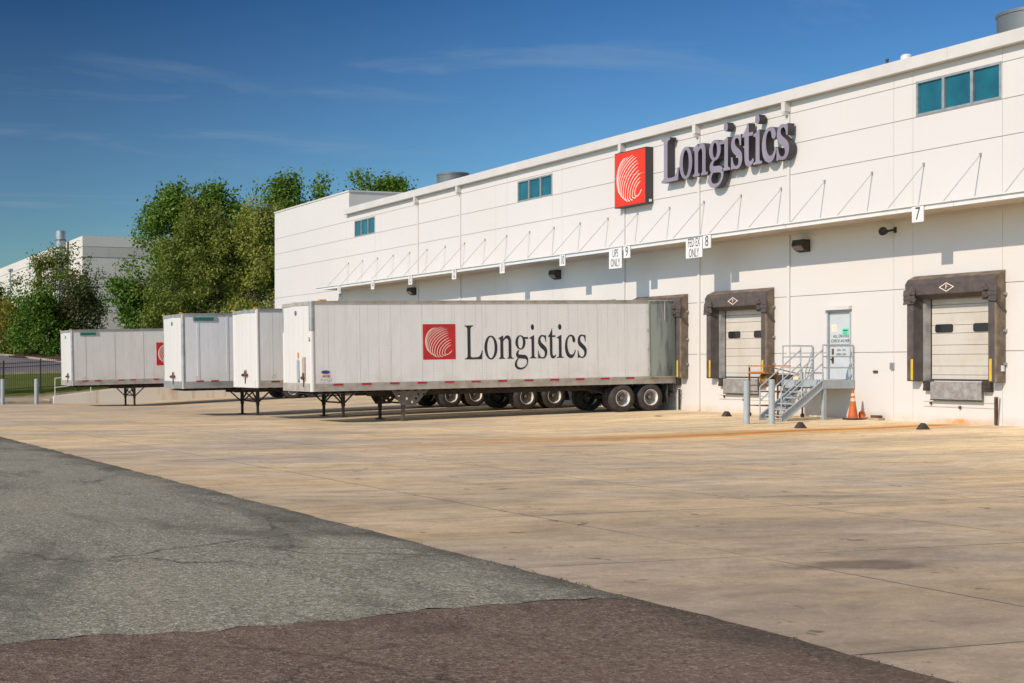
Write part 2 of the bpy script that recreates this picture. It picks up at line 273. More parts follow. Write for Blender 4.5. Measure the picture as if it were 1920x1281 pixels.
# ------------------------------------------------------------------ mesh helpers
class MB:
    def __init__(s): s.v=[]; s.f=[]; s.m=[]
    def add(s,vs,fs,mi=0,T=None):
        o=len(s.v)
        s.v+= [tuple(T@Vector(p)) for p in vs] if T is not None else [tuple(p) for p in vs]
        s.f+=[tuple(o+i for i in f) for f in fs]; s.m+=[mi]*len(fs); return s
    def box(s,x0,x1,y0,y1,z0,z1,mi=0,T=None):
        if x0>x1:x0,x1=x1,x0
        if y0>y1:y0,y1=y1,y0
        if z0>z1:z0,z1=z1,z0
        return s.add([(x0,y0,z0),(x1,y0,z0),(x1,y1,z0),(x0,y1,z0),(x0,y0,z1),(x1,y0,z1),(x1,y1,z1),(x0,y1,z1)],
          [(0,3,2,1),(4,5,6,7),(0,1,5,4),(1,2,6,5),(2,3,7,6),(3,0,4,7)],mi,T)
    def cyl(s,a,b,r0,r1=None,n=16,mi=0,caps=True):
        r1=r0 if r1 is None else r1; a=Vector(a); b=Vector(b); q=(b-a).to_track_quat('Z','Y')
        vs=[]; 
        for c,r in ((a,r0),(b,r1)):
            for i in range(n):
                t=2*math.pi*i/n; vs.append(c+q@Vector((r*math.cos(t),r*math.sin(t),0)))
        fs=[(i,(i+1)%n,n+(i+1)%n,n+i) for i in range(n)]
        if caps: fs+=[tuple(range(n-1,-1,-1)),tuple(range(n,2*n))]
        return s.add(vs,fs,mi)
    def lathe(s,prof,n=32,mi=0,axis='X',c=(0,0,0)):
        vs=[]
        for (h,r) in prof:
            for i in range(n):
                t=2*math.pi*i/n; a,b=r*math.cos(t),r*math.sin(t)
                vs.append((c[0]+h,c[1]+a,c[2]+b) if axis=='X' else (c[0]+a,c[1]+b,c[2]+h))
        fs=[]
        for k in range(len(prof)-1):
            for i in range(n):
                j=(i+1)%n; fs.append((k*n+i,k*n+j,(k+1)*n+j,(k+1)*n+i))
        return s.add(vs,fs,mi)
    def prism(s,poly,axis,a,b,mi=0):
        # poly of 2D points extruded along axis between a and b
        n=len(poly); vs=[]
        for h in (a,b):
            for (u,v) in poly: vs.append({'X':(h,u,v),'Y':(u,h,v),'Z':(u,v,h)}[axis])
        fs=[tuple(range(n-1,-1,-1)),tuple(range(n,2*n))]+[(i,(i+1)%n,n+(i+1)%n,n+i) for i in range(n)]
        return s.add(vs,fs,mi)
    def beam(s,a,b,wd,h,mi=0):
        a=Vector(a); b=Vector(b); d=b-a; q=d.to_track_quat('Y','Z'); T=Matrix.Translation(a)@q.to_matrix().to_4x4()
        return s.box(-wd/2,wd/2,0,d.length,-h/2,h/2,mi,T)
    def build(s,name,mats,parent=None,smooth=False,bevel=0,loc=None):
        me=bpy.data.meshes.new(name)
        V=s.v
        if loc is not None: V=[(a-loc[0],b-loc[1],c-loc[2]) for a,b,c in V]
        me.from_pydata(V,[],s.f)
        for m in (mats if isinstance(mats,(list,tuple)) else [mats]): me.materials.append(m)
        me.polygons.foreach_set('material_index',s.m)
        if smooth: me.polygons.foreach_set('use_smooth',[True]*len(s.f))
        import bmesh
        bm=bmesh.new(); bm.from_mesh(me); bmesh.ops.recalc_face_normals(bm,faces=bm.faces); bm.to_mesh(me); bm.free()
        o=bpy.data.objects.new(name,me); COL.objects.link(o)
        if loc is not None: o.location=loc
        if parent: o.parent=parent
        if smooth and len(s.f)<20000:
            me.set_sharp_from_angle(angle=R(35))
        if bevel:
            b=o.modifiers.new('bevel','BEVEL'); b.width=bevel; b.segments=2; b.limit_method='ANGLE'
        return o
def tag(o,label=None,cat=None,group=None,kind=None):
    for k,v in (('label',label),('category',cat),('group',group),('kind',kind)):
        if v: o[k]=v
    return o
def empty(name,loc,label,cat,group=None,rot=(0,0,0)):
    o=bpy.data.objects.new(name,None); COL.objects.link(o); o.location=loc; o.rotation_euler=rot; o.empty_display_size=.2
    return tag(o,label,cat,group)
def copy_tree(o,parent=None,loc=None):
    c=o.copy(); COL.objects.link(c); c.parent=parent
    if loc is not None: c.location=loc
    for ch in o.children: copy_tree(ch,c)
    return c
def curve_mesh(splines,scale=(1,1),off=(0,0),extrude=.01,offset=0):
    """splines: list of closed 2D bezier point lists -> filled mesh data in the XY plane"""
    cu=bpy.data.curves.new('c','CURVE'); cu.dimensions='2D'; cu.fill_mode='BOTH'; cu.extrude=extrude; cu.offset=offset
    for pts in splines:
        sp=cu.splines.new('POLY'); sp.points.add(len(pts)-1); sp.use_cyclic_u=True
        for q,(x,y) in zip(sp.points,pts): q.co=((x*scale[0]+off[0]),(y*scale[1]+off[1]),0,1)
    o=bpy.data.objects.new('c',cu); COL.objects.link(o)
    dg=bpy.context.evaluated_depsgraph_get(); me=bpy.data.meshes.new_from_object(o.evaluated_get(dg))
    bpy.data.objects.remove(o); bpy.data.curves.remove(cu); return me
def path(s,seg=8):
    t=s.replace(',',' ').split(); i=0; out=[]; cur=[]; cmd=None; p=(0,0)
    while i<len(t):
        if t[i] in 'MLCZ': cmd=t[i]; i+=1
        if cmd=='Z': out.append(cur); cur=[]; continue
        if cmd in 'ML':
            p=(float(t[i]),float(t[i+1])); i+=2; cur.append(p)
        else:
            a=[float(x) for x in t[i:i+6]]; i+=6
            for k in range(1,seg+1):
                u=k/seg; q=1-u
                cur.append((q**3*p[0]+3*q*q*u*a[0]+3*q*u*u*a[2]+u**3*a[4], q**3*p[1]+3*q*q*u*a[1]+3*q*u*u*a[3]+u**3*a[5]))
            p=(a[4],a[5])
    return out
def ell(cx,cy,rx,ry,n=36,rot=0):
    return [(cx+rx*math.cos(2*math.pi*k/n),cy+ry*math.sin(2*math.pi*k/n)) for k in range(n)]
GL={
'L':path('M 598 174 L 573 0 L 12 0 L 12 19 C 84 24 98 38 98 106 L 98 553 C 98 620 84 638 12 643 L 12 662 L 294 662 L 294 643 C 220 638 199 622 199 556 L 199 80 C 199 45 215 38 290 38 L 340 38 C 480 38 530 60 573 174 Z'),
'o':[ell(250,225,221,235),ell(250,225,126,207)],
'n':path('M 16 0 L 16 15 C 55 19 68 30 68 70 L 68 338 C 68 378 56 390 30 390 L 16 388 L 16 404 L 148 460 L 156 457 L 156 379 C 205 435 240 460 290 460 C 365 460 402 405 402 310 L 402 80 C 402 32 412 19 470 15 L 470 0 L 280 0 L 280 15 C 310 19 318 32 318 75 L 318 300 C 318 365 300 400 262 400 C 225 400 190 380 156 340 L 156 65 C 156 28 168 19 205 15 L 205 0 Z'),
'i':path('M 16 0 L 16 15 C 75 18 85 28 85 80 L 85 330 C 85 375 76 392 48 392 L 16 390 L 16 405 L 168 460 L 173 457 L 173 85 C 173 30 180 19 245 15 L 245 0 Z')+[ell(122,617,54,57,20)],
's':path('M 315 316 L 298 316 C 285 385 260 432 202 432 C 160 432 130 408 130 370 C 130 340 148 315 185 295 L 270 244 C 325 211 348 176 348 127 C 348 48 285 -10 200 -10 C 160 -10 125 2 95 2 C 80 2 72 0 62 -8 L 48 -8 L 48 152 L 64 152 C 80 75 115 16 187 16 C 235 16 268 42 268 88 C 268 120 250 145 212 167 L 140 208 C 80 243 52 280 52 332 C 52 405 105 460 186 460 C 225 460 255 448 280 448 C 290 448 296 450 302 456 L 315 456 Z'),
't':path('M 279 60 C 245 10 215 -10 170 -10 C 105 -10 70 35 70 130 L 70 418 L 15 418 C 11 423 15 436 30 446 C 70 472 105 515 135 575 C 142 590 150 590 154 579 L 154 450 L 262 450 L 262 418 L 154 418 L 154 130 C 154 65 168 42 200 42 C 225 42 243 52 265 75 Z'),
'c':path('M 398 162 L 415 152 C 385 45 320 -10 230 -10 C 115 -10 30 80 30 215 C 30 360 125 460 250 460 C 335 460 400 412 400 350 C 400 322 380 303 352 303 C 328 303 310 317 303 345 L 296 375 C 288 408 278 427 240 427 C 165 427 118 360 118 265 C 118 150 175 60 265 60 C 320 60 355 85 398 162 Z'),
'g':[ell(222,318,165,142),ell(222,318,80,120)]+path('M 150 168 C 100 140 72 115 72 82 C 72 50 95 30 130 8 C 75 -25 28 -65 28 -115 C 28 -180 105 -218 205 -218 C 340 -218 468 -145 468 -40 C 468 28 420 68 340 72 L 215 76 C 170 78 148 86 148 106 C 148 122 160 140 185 160 Z M 165 4 L 330 -4 C 395 -8 428 -24 428 -66 C 428 -125 350 -180 235 -180 C 150 -180 97 -148 97 -98 C 97 -60 125 -28 165 4 Z'),
'e':[[(345,386),(470,386),(470,424),(345,424)]],
}
def glyph_bounds(ch):
    xs=[p[0] for s in GL[ch] for p in s]; return min(xs),max(xs)
def glyph_mesh(ch,x0,x1,base,vs,extrude,bold=0):
    """fits the glyph between x0 and x1, baseline at base, vertical scale vs (m per 1000 units)"""
    a,b=glyph_bounds(ch)
    if ch=='g': b=470; a=28
    k=(x1-x0)/(b-a)
    me=curve_mesh(GL[ch],(k,vs),(x0-a*k,base),extrude,bold)
    return me,k,x0-a*k
def text_mesh(s,size,extrude=.002,align='CENTER',xs=1,sp=1.0):
    cu=bpy.data.curves.new('t','FONT'); cu.body=s; cu.size=size; cu.extrude=extrude; cu.align_x=align; cu.align_y='CENTER'; cu.space_line=sp; cu.resolution_u=3
    o=bpy.data.objects.new('t',cu); COL.objects.link(o); dg=bpy.context.evaluated_depsgraph_get(); dg.update()
    me=bpy.data.meshes.new_from_object(o.evaluated_get(dg)); bpy.data.objects.remove(o); bpy.data.curves.remove(cu)
    me.transform(Matrix.Diagonal((xs,1,1,1))); return me
WALLROT=Matrix.Rotation(R(90),4,'X')              # XY plane -> XZ, facing -Y
SIDEROT=Matrix(((0,0,1,0),(1,0,0,0),(0,1,0,0),(0,0,0,1)))  # x->Y, y->Z, z->X
def place(me,name,m,T,parent=None):
    me.transform(T); me.materials.clear(); me.materials.append(m)
    o=bpy.data.objects.new(name,me); COL.objects.link(o); o.parent=parent; return o
# ------------------------------------------------------------------ ground heights
def zy(X,Y):
    d=max(0,min(-Y/12.0,1)); fall=.30+.0075*(-42-X); fall=max(.04,min(fall,.6)); return -(d**1.1)*fall
def hill(X,Y):
    t=-82-X
    base=-.28+max(0,min((Y+17)/15,1))*1.2
    k=max(0,1-t/30)
    z=base*k+(1-k)*-.28+.0655*max(t,0)
    return min(z,3.0+.02*(z-3.0) if z>3 else z)
def grid(fn,xs,ys,name,m,off=0,kind='structure',label=None,cat=None):
    b=MB(); n=len(ys)
    vs=[(x,y,fn(x,y)+off) for x in xs for y in ys]
    fs=[(i*n+j,(i+1)*n+j,(i+1)*n+j+1,i*n+j+1) for i in range(len(xs)-1) for j in range(n-1)]
    b.add(vs,fs); o=b.build(name,m,smooth=True); tag(o,label,cat,None,kind); return o
def fr(a,b,st):
    n=max(1,int(round((b-a)/st))); return [a+(b-a)*i/n for i in range(n+1)]
def ground_z(X,Y):
    if X<-82: return hill(X,Y)-.02
    return -1.4
def gfar(X,Y):
    return ground_z(X,Y)
xs=[-1500,-700,-400]+fr(-300,-82,4)+[-81.9,-60,-20,60,200,800]; ys=[-1000,-400,-150]+fr(-60,60,4)+[120,300,1500]
grid(gfar,xs,ys,'ground',grassm)
apx=fr(-78,45,3); 
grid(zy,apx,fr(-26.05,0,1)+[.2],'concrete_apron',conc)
# asphalt lot with a ragged edge against the brown patch
def asph_sheet(name,m,lot,off):
    rr=random.Random(5); b=MB(); ys=[-26.02,-26.12,-26.3]+[-26.45-.15*k for k in range(45)]+[-33.3-.8*k for k in range(50)]
    fx=fr(-78,-40,2)+fr(-39.8,-8.8,.16)+[-8.7] if lot else [-8.7+.16*k for k in range(120)]+fr(10.7,45,3)
    jit=[.014*math.sin(x*2.3)+.010*math.sin(x*7)+rr.uniform(-.016,.016) for x in fx]; vs=[]
    for i,y in enumerate(ys):
        yy=y; t=min(1,max(0,(-26-y)/4.8))
        e=-8.66+.40*t+.06*math.sin(y*1.9)+.045*math.sin(y*5.3+1)+.03*math.sin(y*13)+.02*math.sin(y*37)+rr.uniform(-.03,.03)
        for k,x in enumerate(fx):
            if lot: q=-78+(x+78)*(e+78)/(-8.7+78)
            else: q=e+(x+8.7)*(45-e)/(45+8.7)
            vs.append((q,y+(jit[k] if i==0 else 0),zy(q,y)+off-(.004 if i==0 else 0)))
    n=len(fx); b.add(vs,[(i*n+j,i*n+j+1,(i+1)*n+j+1,(i+1)*n+j) for i in range(len(ys)-1) for j in range(n-1)])
    return tag(b.build(name,m,smooth=True),kind='structure')
asph_sheet('asphalt_lot',asph,True,.012)
asph_sheet('asphalt_patch',brown,False,.012)
b=MB()
for k in range(520):
    x=random.uniform(-38,-5) if k%3 else random.uniform(-14,-5); y=-26.0-abs(random.gauss(0,.09)); q=random.uniform(.003,.008); z=zy(x,y)+.008
    b.add([(x-q,y-q*.7,z),(x+q,y-q,z),(x+q*.6,y+q,z),(x-q*.8,y+q*.8,z),(x,y,z+q*1.1)],[(0,1,4),(1,2,4),(2,3,4),(3,0,4),(0,3,2,1)])
tag(b.build('gravel',mat('loose_grit',(.09,.08,.06),.9,col2=(.2,.17,.13),vscale=3,coord='World')),'loose grit scattered along the seam of concrete and asphalt','gravel',None,'stuff')
# sidewalk + curb at the far side of the apron
b=MB(); 
for (y0,y1) in [(a,a+3) for a in range(-75,-18,3)]+[(-18,-16.3)]:
    zz=zy(-77.2,(y0+y1)/2); b.box(-77.35,-77.2,y0,y1,zz-.3,zz+.15)
tag(b.build('curb',curbm,bevel=.02),kind='structure')
grid(lambda x,y: zy(-77.2,y)+.15+(-77.35-x)*.02,[-82.0,-79.6,-77.36],fr(-75,-16.3,3),'sidewalk',mat('sidewalk_concrete',(.42,.34,.235),.85,col2=(.33,.27,.19),vscale=.5,coord='World'))
b=MB()
for a in fr(-75,-1,2)[:-1]:
    z0=hill(-82.1,a); z1=hill(-82.1,a+2)
    b.add([(-82.15,a,z0-.6),(-81.95,a,z0-.6),(-81.95,a+2,z1-.6),(-82.15,a+2,z1-.6),(-82.15,a,z0+.03),(-81.95,a,z0+.03),(-81.95,a+2,z1+.03),(-82.15,a+2,z1+.03)],[(0,3,2,1),(4,5,6,7),(0,1,5,4),(1,2,6,5),(2,3,7,6),(3,0,4,7)])
tag(b.build('curb',curbm),kind='structure')
# drive-in ramp
def rz(y): return -.32+max(0,(y+16))*.113
b=MB(); b.prism([(-16.3,-.9),(-16.3,-.32),(-2.6,rz(-2.6)),(0.1,1.2),(0.1,-.9)],'X',-81.95,-77.4)
tag(b.build('ramp',curbm),kind='structure')
rw=empty('ramp_wall',(-77.3,-16,-.5),'low white sloping retaining wall beside the ramp behind the farthest trailer','wall')
def LP(o,b,name,m,**k):
    mw=Matrix.Translation(o.location); inv=mw.inverted(); b.v=[tuple(inv@Vector(v)) for v in b.v]; return b.build(name,m,o,**k)
b=MB(); b.prism([(-16.1,-.9),(-16.1,-.14),(-2.6,rz(-2.6)+.2),(0,1.45),(0,-.9)],'X',-77.4,-77.2); LP(rw,b,'wall_panel',ramps,bevel=.02)
hr=empty('ramp_handrail',(-77.3,-16,-.14),'thin white pipe handrail on top of the sloping ramp wall','handrail')
posts=[-16.0,-13.9,-12.3,-9.7,-7.5,-5.3,-3.1]
for y in posts:
    b=MB(); zb=rz(y)+.17; b.cyl((-77.3,y,zb),(-77.3,y,zb+1.03),.024,n=8); LP(hr,b,'post',whitem)
b=MB()
for h in (1.03,.5): b.cyl((-77.3,-16,rz(-16)+.17+h),(-77.3,-3.1,rz(-3.1)+.17+h),.024,n=8)
LP(hr,b,'rail',whitem)
# bollards
def bollard(x,y,z,h,r,label):
    e=empty('bollard',(x,y,z),label,'bollard','grey pipe bollards')
    b=MB(); b.cyl((0,0,-.1),(0,0,h-.02),r,n=20); b.lathe([(h-.02,r),(h,r*.85),(h+.01,.001)],20,0,'Z'); b.build('pipe',greym,e,smooth=True)
bollard(-75.9,-19.25,-.56,1.42,.12,'pale grey pipe bollard at the far left edge in front of the black fence')
bollard(-75.9,-17.35,-.56,1.42,.12,'pale grey pipe bollard just left of the sloping ramp wall')
bollard(-33.49,-4.5,zy(-33.5,-4.5),1.27,.085,'slim grey bollard left of the foot of the metal stairs')
bollard(-32.97,-4.05,zy(-33,-4.05),1.30,.085,'slim grey bollard directly in front of the foot of the metal stairs')
# ------------------------------------------------------------------ road, island
def roadz(x,y): return hill(x,y)+.012
def strip(name,near,far,m,off):
    b=MB(); n=8; k=len(near); vs=[]
    for (a,c) in zip(near,far):
        for j in range(n+1):
            t=j/n; x=a[0]+(c[0]-a[0])*t; y=a[1]+(c[1]-a[1])*t; vs.append((x,y,hill(x,y)+off))
    fs=[(i*(n+1)+j,(i+1)*(n+1)+j,(i+1)*(n+1)+j+1,i*(n+1)+j+1) for i in range(k-1) for j in range(n)]
    b.add(vs,fs); return tag(b.build(name,m,smooth=True),kind='structure')
near=[(-104,-80),(-102,-50),(-101,-30),(-100,-20),(-100,-15),(-99.5,-10),(-99,-4),(-98.5,4),(-98,20),(-97,60)]
far=[(-150,-80),(-140,-45),(-134,-22),(-128,-14),(-124,-10.8),(-119.5,-9.2),(-114.5,-7.6),(-111,-4),(-109,12),(-108,60)]
strip('road',near,far,roadm,.02)
b=MB()
def dens(pl,k=6):
    out=[]
    for (a,c) in zip(pl[:-1],pl[1:]):
        for i in range(k): out.append((a[0]+(c[0]-a[0])*i/k,a[1]+(c[1]-a[1])*i/k))
    return out+[pl[-1]]
for pl in (near,far):
    q=dens(pl)
    for (a,c) in zip(q[:-1],q[1:]): b.beam((a[0],a[1],hill(*a)+.0),(c[0],c[1],hill(*c)+.0),.3,.32)
tag(b.build('curb',curbm),kind='structure')
isl=[(x-16,y+6) for x,y in far[2:]]
strip('island_grass',[(x-.2,y+.1) for x,y in far[2:]],isl,drym,.04)
b=MB()
for (x,y,r) in [(-119,-6.3,2.6),(-122,-8.6,2.3),(-113,-2,3.2),(-129,-11,2.5)]:
    vs=[(x+r*q*math.cos(t)*1.0,y+r*q*math.sin(t),hill(x+r*q*math.cos(t),y+r*q*math.sin(t))+.06+.25*(1-q*q)) for q in (1,.7,.35,.02) for t in [2*math.pi*i/20 for i in range(20)]]
    b.add(vs,[(k*20+i,k*20+(i+1)%20,(k+1)*20+(i+1)%20,(k+1)*20+i) for k in range(3) for i in range(20)])
tag(b.build('mulch',mulch,smooth=True),kind='structure')
# ------------------------------------------------------------------ iron fence
FY=fr(-60,6,2.4)
fe=empty('metal_fence',(-85.5,-27,0),'black metal picket fence across the lawn behind the two grey bollards','fence')
for i,y in enumerate(FY):
    b=MB(); z=hill(-85.5,y); b.box(-85.54,-85.46,y-.04,y+.04,z-.2,z+1.98); LP(fe,b,'post',blacks)
b=MB()
for (a,c) in zip(FY[:-1],FY[1:]):
    za,zb=hill(-85.5,a),hill(-85.5,c)
    for h in (.16,1.52,1.76): b.beam((-85.5,a,za+h),(-85.5,c,zb+h),.035,.045)
LP(fe,b,'rail',blacks)
b=MB()
for y in fr(-60,6,.135):
    z=hill(-85.5,y); b.box(-85.511,-85.489,y-.011,y+.011,z+.05,z+1.9)
o=LP(fe,b,'picket',blacks); o['kind']='stuff'
# ------------------------------------------------------------------ warehouse
wh=empty('warehouse',(-45,0,0),'long white concrete panel warehouse with a row of loading docks','building')
SP=4.46
DX={7:-30.26,8:-39.13,9:-43.57,10:-48.0,11:-52.45,15:-70.25}
DW=1.22 # half door opening
vj=[-84,-72.45,-68.6,-67.9,-63.42,-59.0,-55.7,-54.7,-50.98,-50.25,-45.99,-41.4,-36.9,-32.57,-31.86,-28.83,-24.4,-20,-15.5,-11,-6.5,-2,2.5,7,11.5]
win=[(-31.75,-28.86,8.88,9.9),(-53.8,-51.0,8.86,9.8),(-71.35,-68.65,8.86,9.8)]
holes=[(x-DW,x+DW,1.2,3.95,'d') for x in DX.values()]+[(a,b_,c,d,'w') for a,b_,c,d in win]+[(-35.2,-34.28,1.2,3.36,'p')]
zg=[2.035,3.885,6.0,7.86,8.86,9.86]
XS=sorted(set(vj+[h[0] for h in holes]+[h[1] for h in holes])); ZS=sorted(set([-.9,10.3]+zg+[h[2] for h in holes]+[h[3] for h in holes]))
def inhole(x,z): return any(h[0]<x<h[1] and h[2]<z<h[3] for h in holes)
b=MB(); bb=MB()
for i in range(len(XS)-1):
    for j in range(len(ZS)-1):
        x0,x1,z0,z1=XS[i],XS[i+1],ZS[j],ZS[j+1]; xc,zc_=(x0+x1)/2,(z0+z1)/2
        if inhole(xc,zc_): continue
        bb.box(x0,x1,.03,.28,z0,z1)
        def gap(v,lst,w_): return w_ if any(abs(v-q)<1e-6 for q in lst) else 0
        a0=gap(x0,vj,.0045)if not inhole(x0-.01,zc_) else 0; a1=gap(x1,vj,.0045) if not inhole(x1+.01,zc_) else 0
        c0=gap(z0,zg,.010) if not inhole(xc,z0-.01) else 0; c1=gap(z1,zg,.010) if not inhole(xc,z1+.01) else 0
        b.box(x0+a0,x1-a1,0,.03,z0+c0,z1-c1)
def LPW(b,name,m,**k): return LP(wh,b,name,m,**k)
b2=MB(); b2.v=b.v+bb.v; b2.f=b.f+[tuple(i+len(b.v) for i in f) for f in bb.f]; b2.m=b.m+[1]*len(bb.f)
# taller left bay and its return, back and side walls
b2.box(-84,-72.12,0,.28,10.3,11.55); b2.box(-84,-83.7,.28,50,-.9,11.55); b2.box(-72.42,-72.12,.28,50,10.3,11.55); 
b2.box(11.2,11.5,.28,50,-.9,10.3); b2.box(-83.7,11.2,49.7,50,-.9,10.3)
LPW(b2,'wall',[wallm,groove])
b=MB(); b.box(-84.06,-72.06,-.04,.36,11.552,11.64); b.box(-72.42,-72.06,.362,50,11.552,11.64); b.box(-84.06,-83.66,.362,50,11.552,11.64); LPW(b,'coping',trim)
b=MB(); b.box(-72.1,11.5,-.02,50,10.305,10.42); b.box(-83.7,-72.43,.3,49.9,11.2,11.3); LPW(b,'roof',trim)
b=MB()
gx=fr(-72.35,11.5,6.1)
for a,c in zip(gx[:-1],gx[1:]): b.prism([(-.25,10.245),(-.25,10.6),(-.02,10.6),(-.02,10.43),(-.022,10.245)],'X',a+.004,c-.004)
LPW(b,'gutter',trim,bevel=.01)
for x in (-36.93,-41.43,-45.9,-59.02,-63.48):
    b=MB(); b.box(x-.085,x+.085,-.24,-.004,9.93,10.243); b.prism([(-.2,9.83),(-.24,9.928),(-.004,9.928),(-.004,9.8)],'X',x-.05,x+.05)
    LPW(b,'scupper',trim)
    b=MB(); b.box(x-.035,x+.075,-.055,-.003,6.13,9.82); b.box(x-.035,x+.075,-.055,-.003,.02,5.93); LPW(b,'downspout',wallm)
def box_at(x,y0,y1,z): pass
for k,(a,c,d,e) in enumerate(win):
    b=MB(); t=.07
    b.box(a+.004,c-.004,-.012,.16,d+.004,d+t); b.box(a+.004,c-.004,-.012,.16,e-t,e-.004); b.box(a+.004,a+t,-.0115,.16,d+t,e-t); b.box(c-t,c-.004,-.0115,.16,d+t,e-t)
    w3=(c-a)/3
    for q in (1,2): b.box(a+w3*q-.045,a+w3*q+.045,-.011,.16,d+t,e-t)
    f=LPW(b,'window',alu)
    for q in range(3):
        b=MB(); b.box(a+w3*q+.05,a+w3*(q+1)-.05,.05,.06,d+t,e-t); o=LPW(b,'pane',teal); o.parent=f
# rolling dock doors
def dock_door(x,first):
    b=MB(); z=1.22; ls=[0,.15,.40,.735,1.0,1.336,1.567,1.906,2.15,2.32,2.5,2.72]; y0=.2
    for k in range(len(ls)-1):
        a_,c_=z+ls[k],z+ls[k+1]; b.box(x-DW+.11,x+DW-.005,y0,y0+.04,a_+.008,c_-.004); b.box(x-DW+.11,x+DW-.005,y0-.003,y0+.01,a_+(c_-a_)*.45,a_+(c_-a_)*.62)
    z+=2.72
    b.box(x-DW+.05,x+DW,y0+.02,y0+.06,1.2,z,1)
    b.box(x-DW+.09,x+DW-.02,y0-.02,y0,1.205,1.25,1)
    f=LPW(b,'dock_door',[doorm,blacks])
    for wx in (x-.68,x+.62):
        pts=[]; 
        for (cx,cz,a0) in ((.24,.05,0),(-.24,.05,90),(-.24,-.05,180),(.24,-.05,270)):
            for q in range(5): t=R(a0+q*22.5); pts.append((wx+cx+.07*math.cos(t),2.70+cz+.07*math.sin(t)))
        b=MB(); b.prism(pts,'Y',y0-.014,y0-.001); o=LPW(b,'door_pane',darkg); o.parent=f
    b=MB(); b.box(x-DW+.002,x-DW+.085,.0-.004,.19,1.2,3.945); b.box(x-DW-.10,x-DW+.02,-.012,-.0045,1.2,3.945); LPW(b,'door_frame',alu)
    b=MB(); b.box(x+DW,x+DW+.1,-.012,-.003,1.2,3.95); LPW(b,'door_frame',alu)
for x in DX.values(): dock_door(x,False)
# person door
b=MB(); b.box(-35.19,-34.29,.06,.1,1.21,3.3); 
pd=LPW(b,'door',mat('pale_grey_door_paint',(.50,.55,.57),.5,col2=(.46,.49,.49),vscale=2))
b=MB(); b.box(-35.24,-35.195,-.02,.1,1.2,3.36); b.box(-34.285,-34.24,-.02,.1,1.2,3.36); b.box(-35.24,-34.24,-.021,.1,3.305,3.365); LPW(b,'door_frame',greym).name='door_frame'
b=MB(); b.prism([(-.13,3.37),(-.13,3.45),(-.004,3.49),(-.004,3.37)],'X',-35.28,-34.2); LPW(b,'door_canopy',trim)
def onwh(o): o.parent=pd; o.location=o.location+Vector((45,0,0)); return o
b=MB(); b.box(-35.10,-35.02,.045,.058,1.98,2.16); b.box(-35.10,-35.02,.045,.058,1.70,1.93); b.box(-35.11,-35.03,.0,.045,1.80,1.85); onwh(b.build('handle',rusty))
b=MB(); b.box(-35.12,-34.88,.054,.0585,2.68,2.93); onwh(b.build('notice',mat('cream_paper',(.72,.68,.56),.8,col2=(.6,.5,.38),vscale=12)))
b=MB(); b.box(-34.67,-34.40,.054,.058,2.55,2.80); b.box(-34.64,-34.44,.052,.0538,2.70,2.75,1); b.box(-34.64,-34.46,.052,.0538,2.63,2.655,1)
onwh(b.build('notice',[mat('mint_green_paper',(.18,.62,.40),.7),greenm]))
for t,z,s in (('ALL DRIVERS',2.55,.135),('CHECK-IN HERE',2.40,.135),('WAREHOUSE CLOSED',2.26,.115),('12PM - 1PM',2.11,.085),('OPEN 1AM',1.98,.10)):
    o=place(text_mesh(t,s,.001,xs=.85),'lettering',inkm,Matrix.Translation((-34.72,.055,z))@WALLROT); onwh(o)
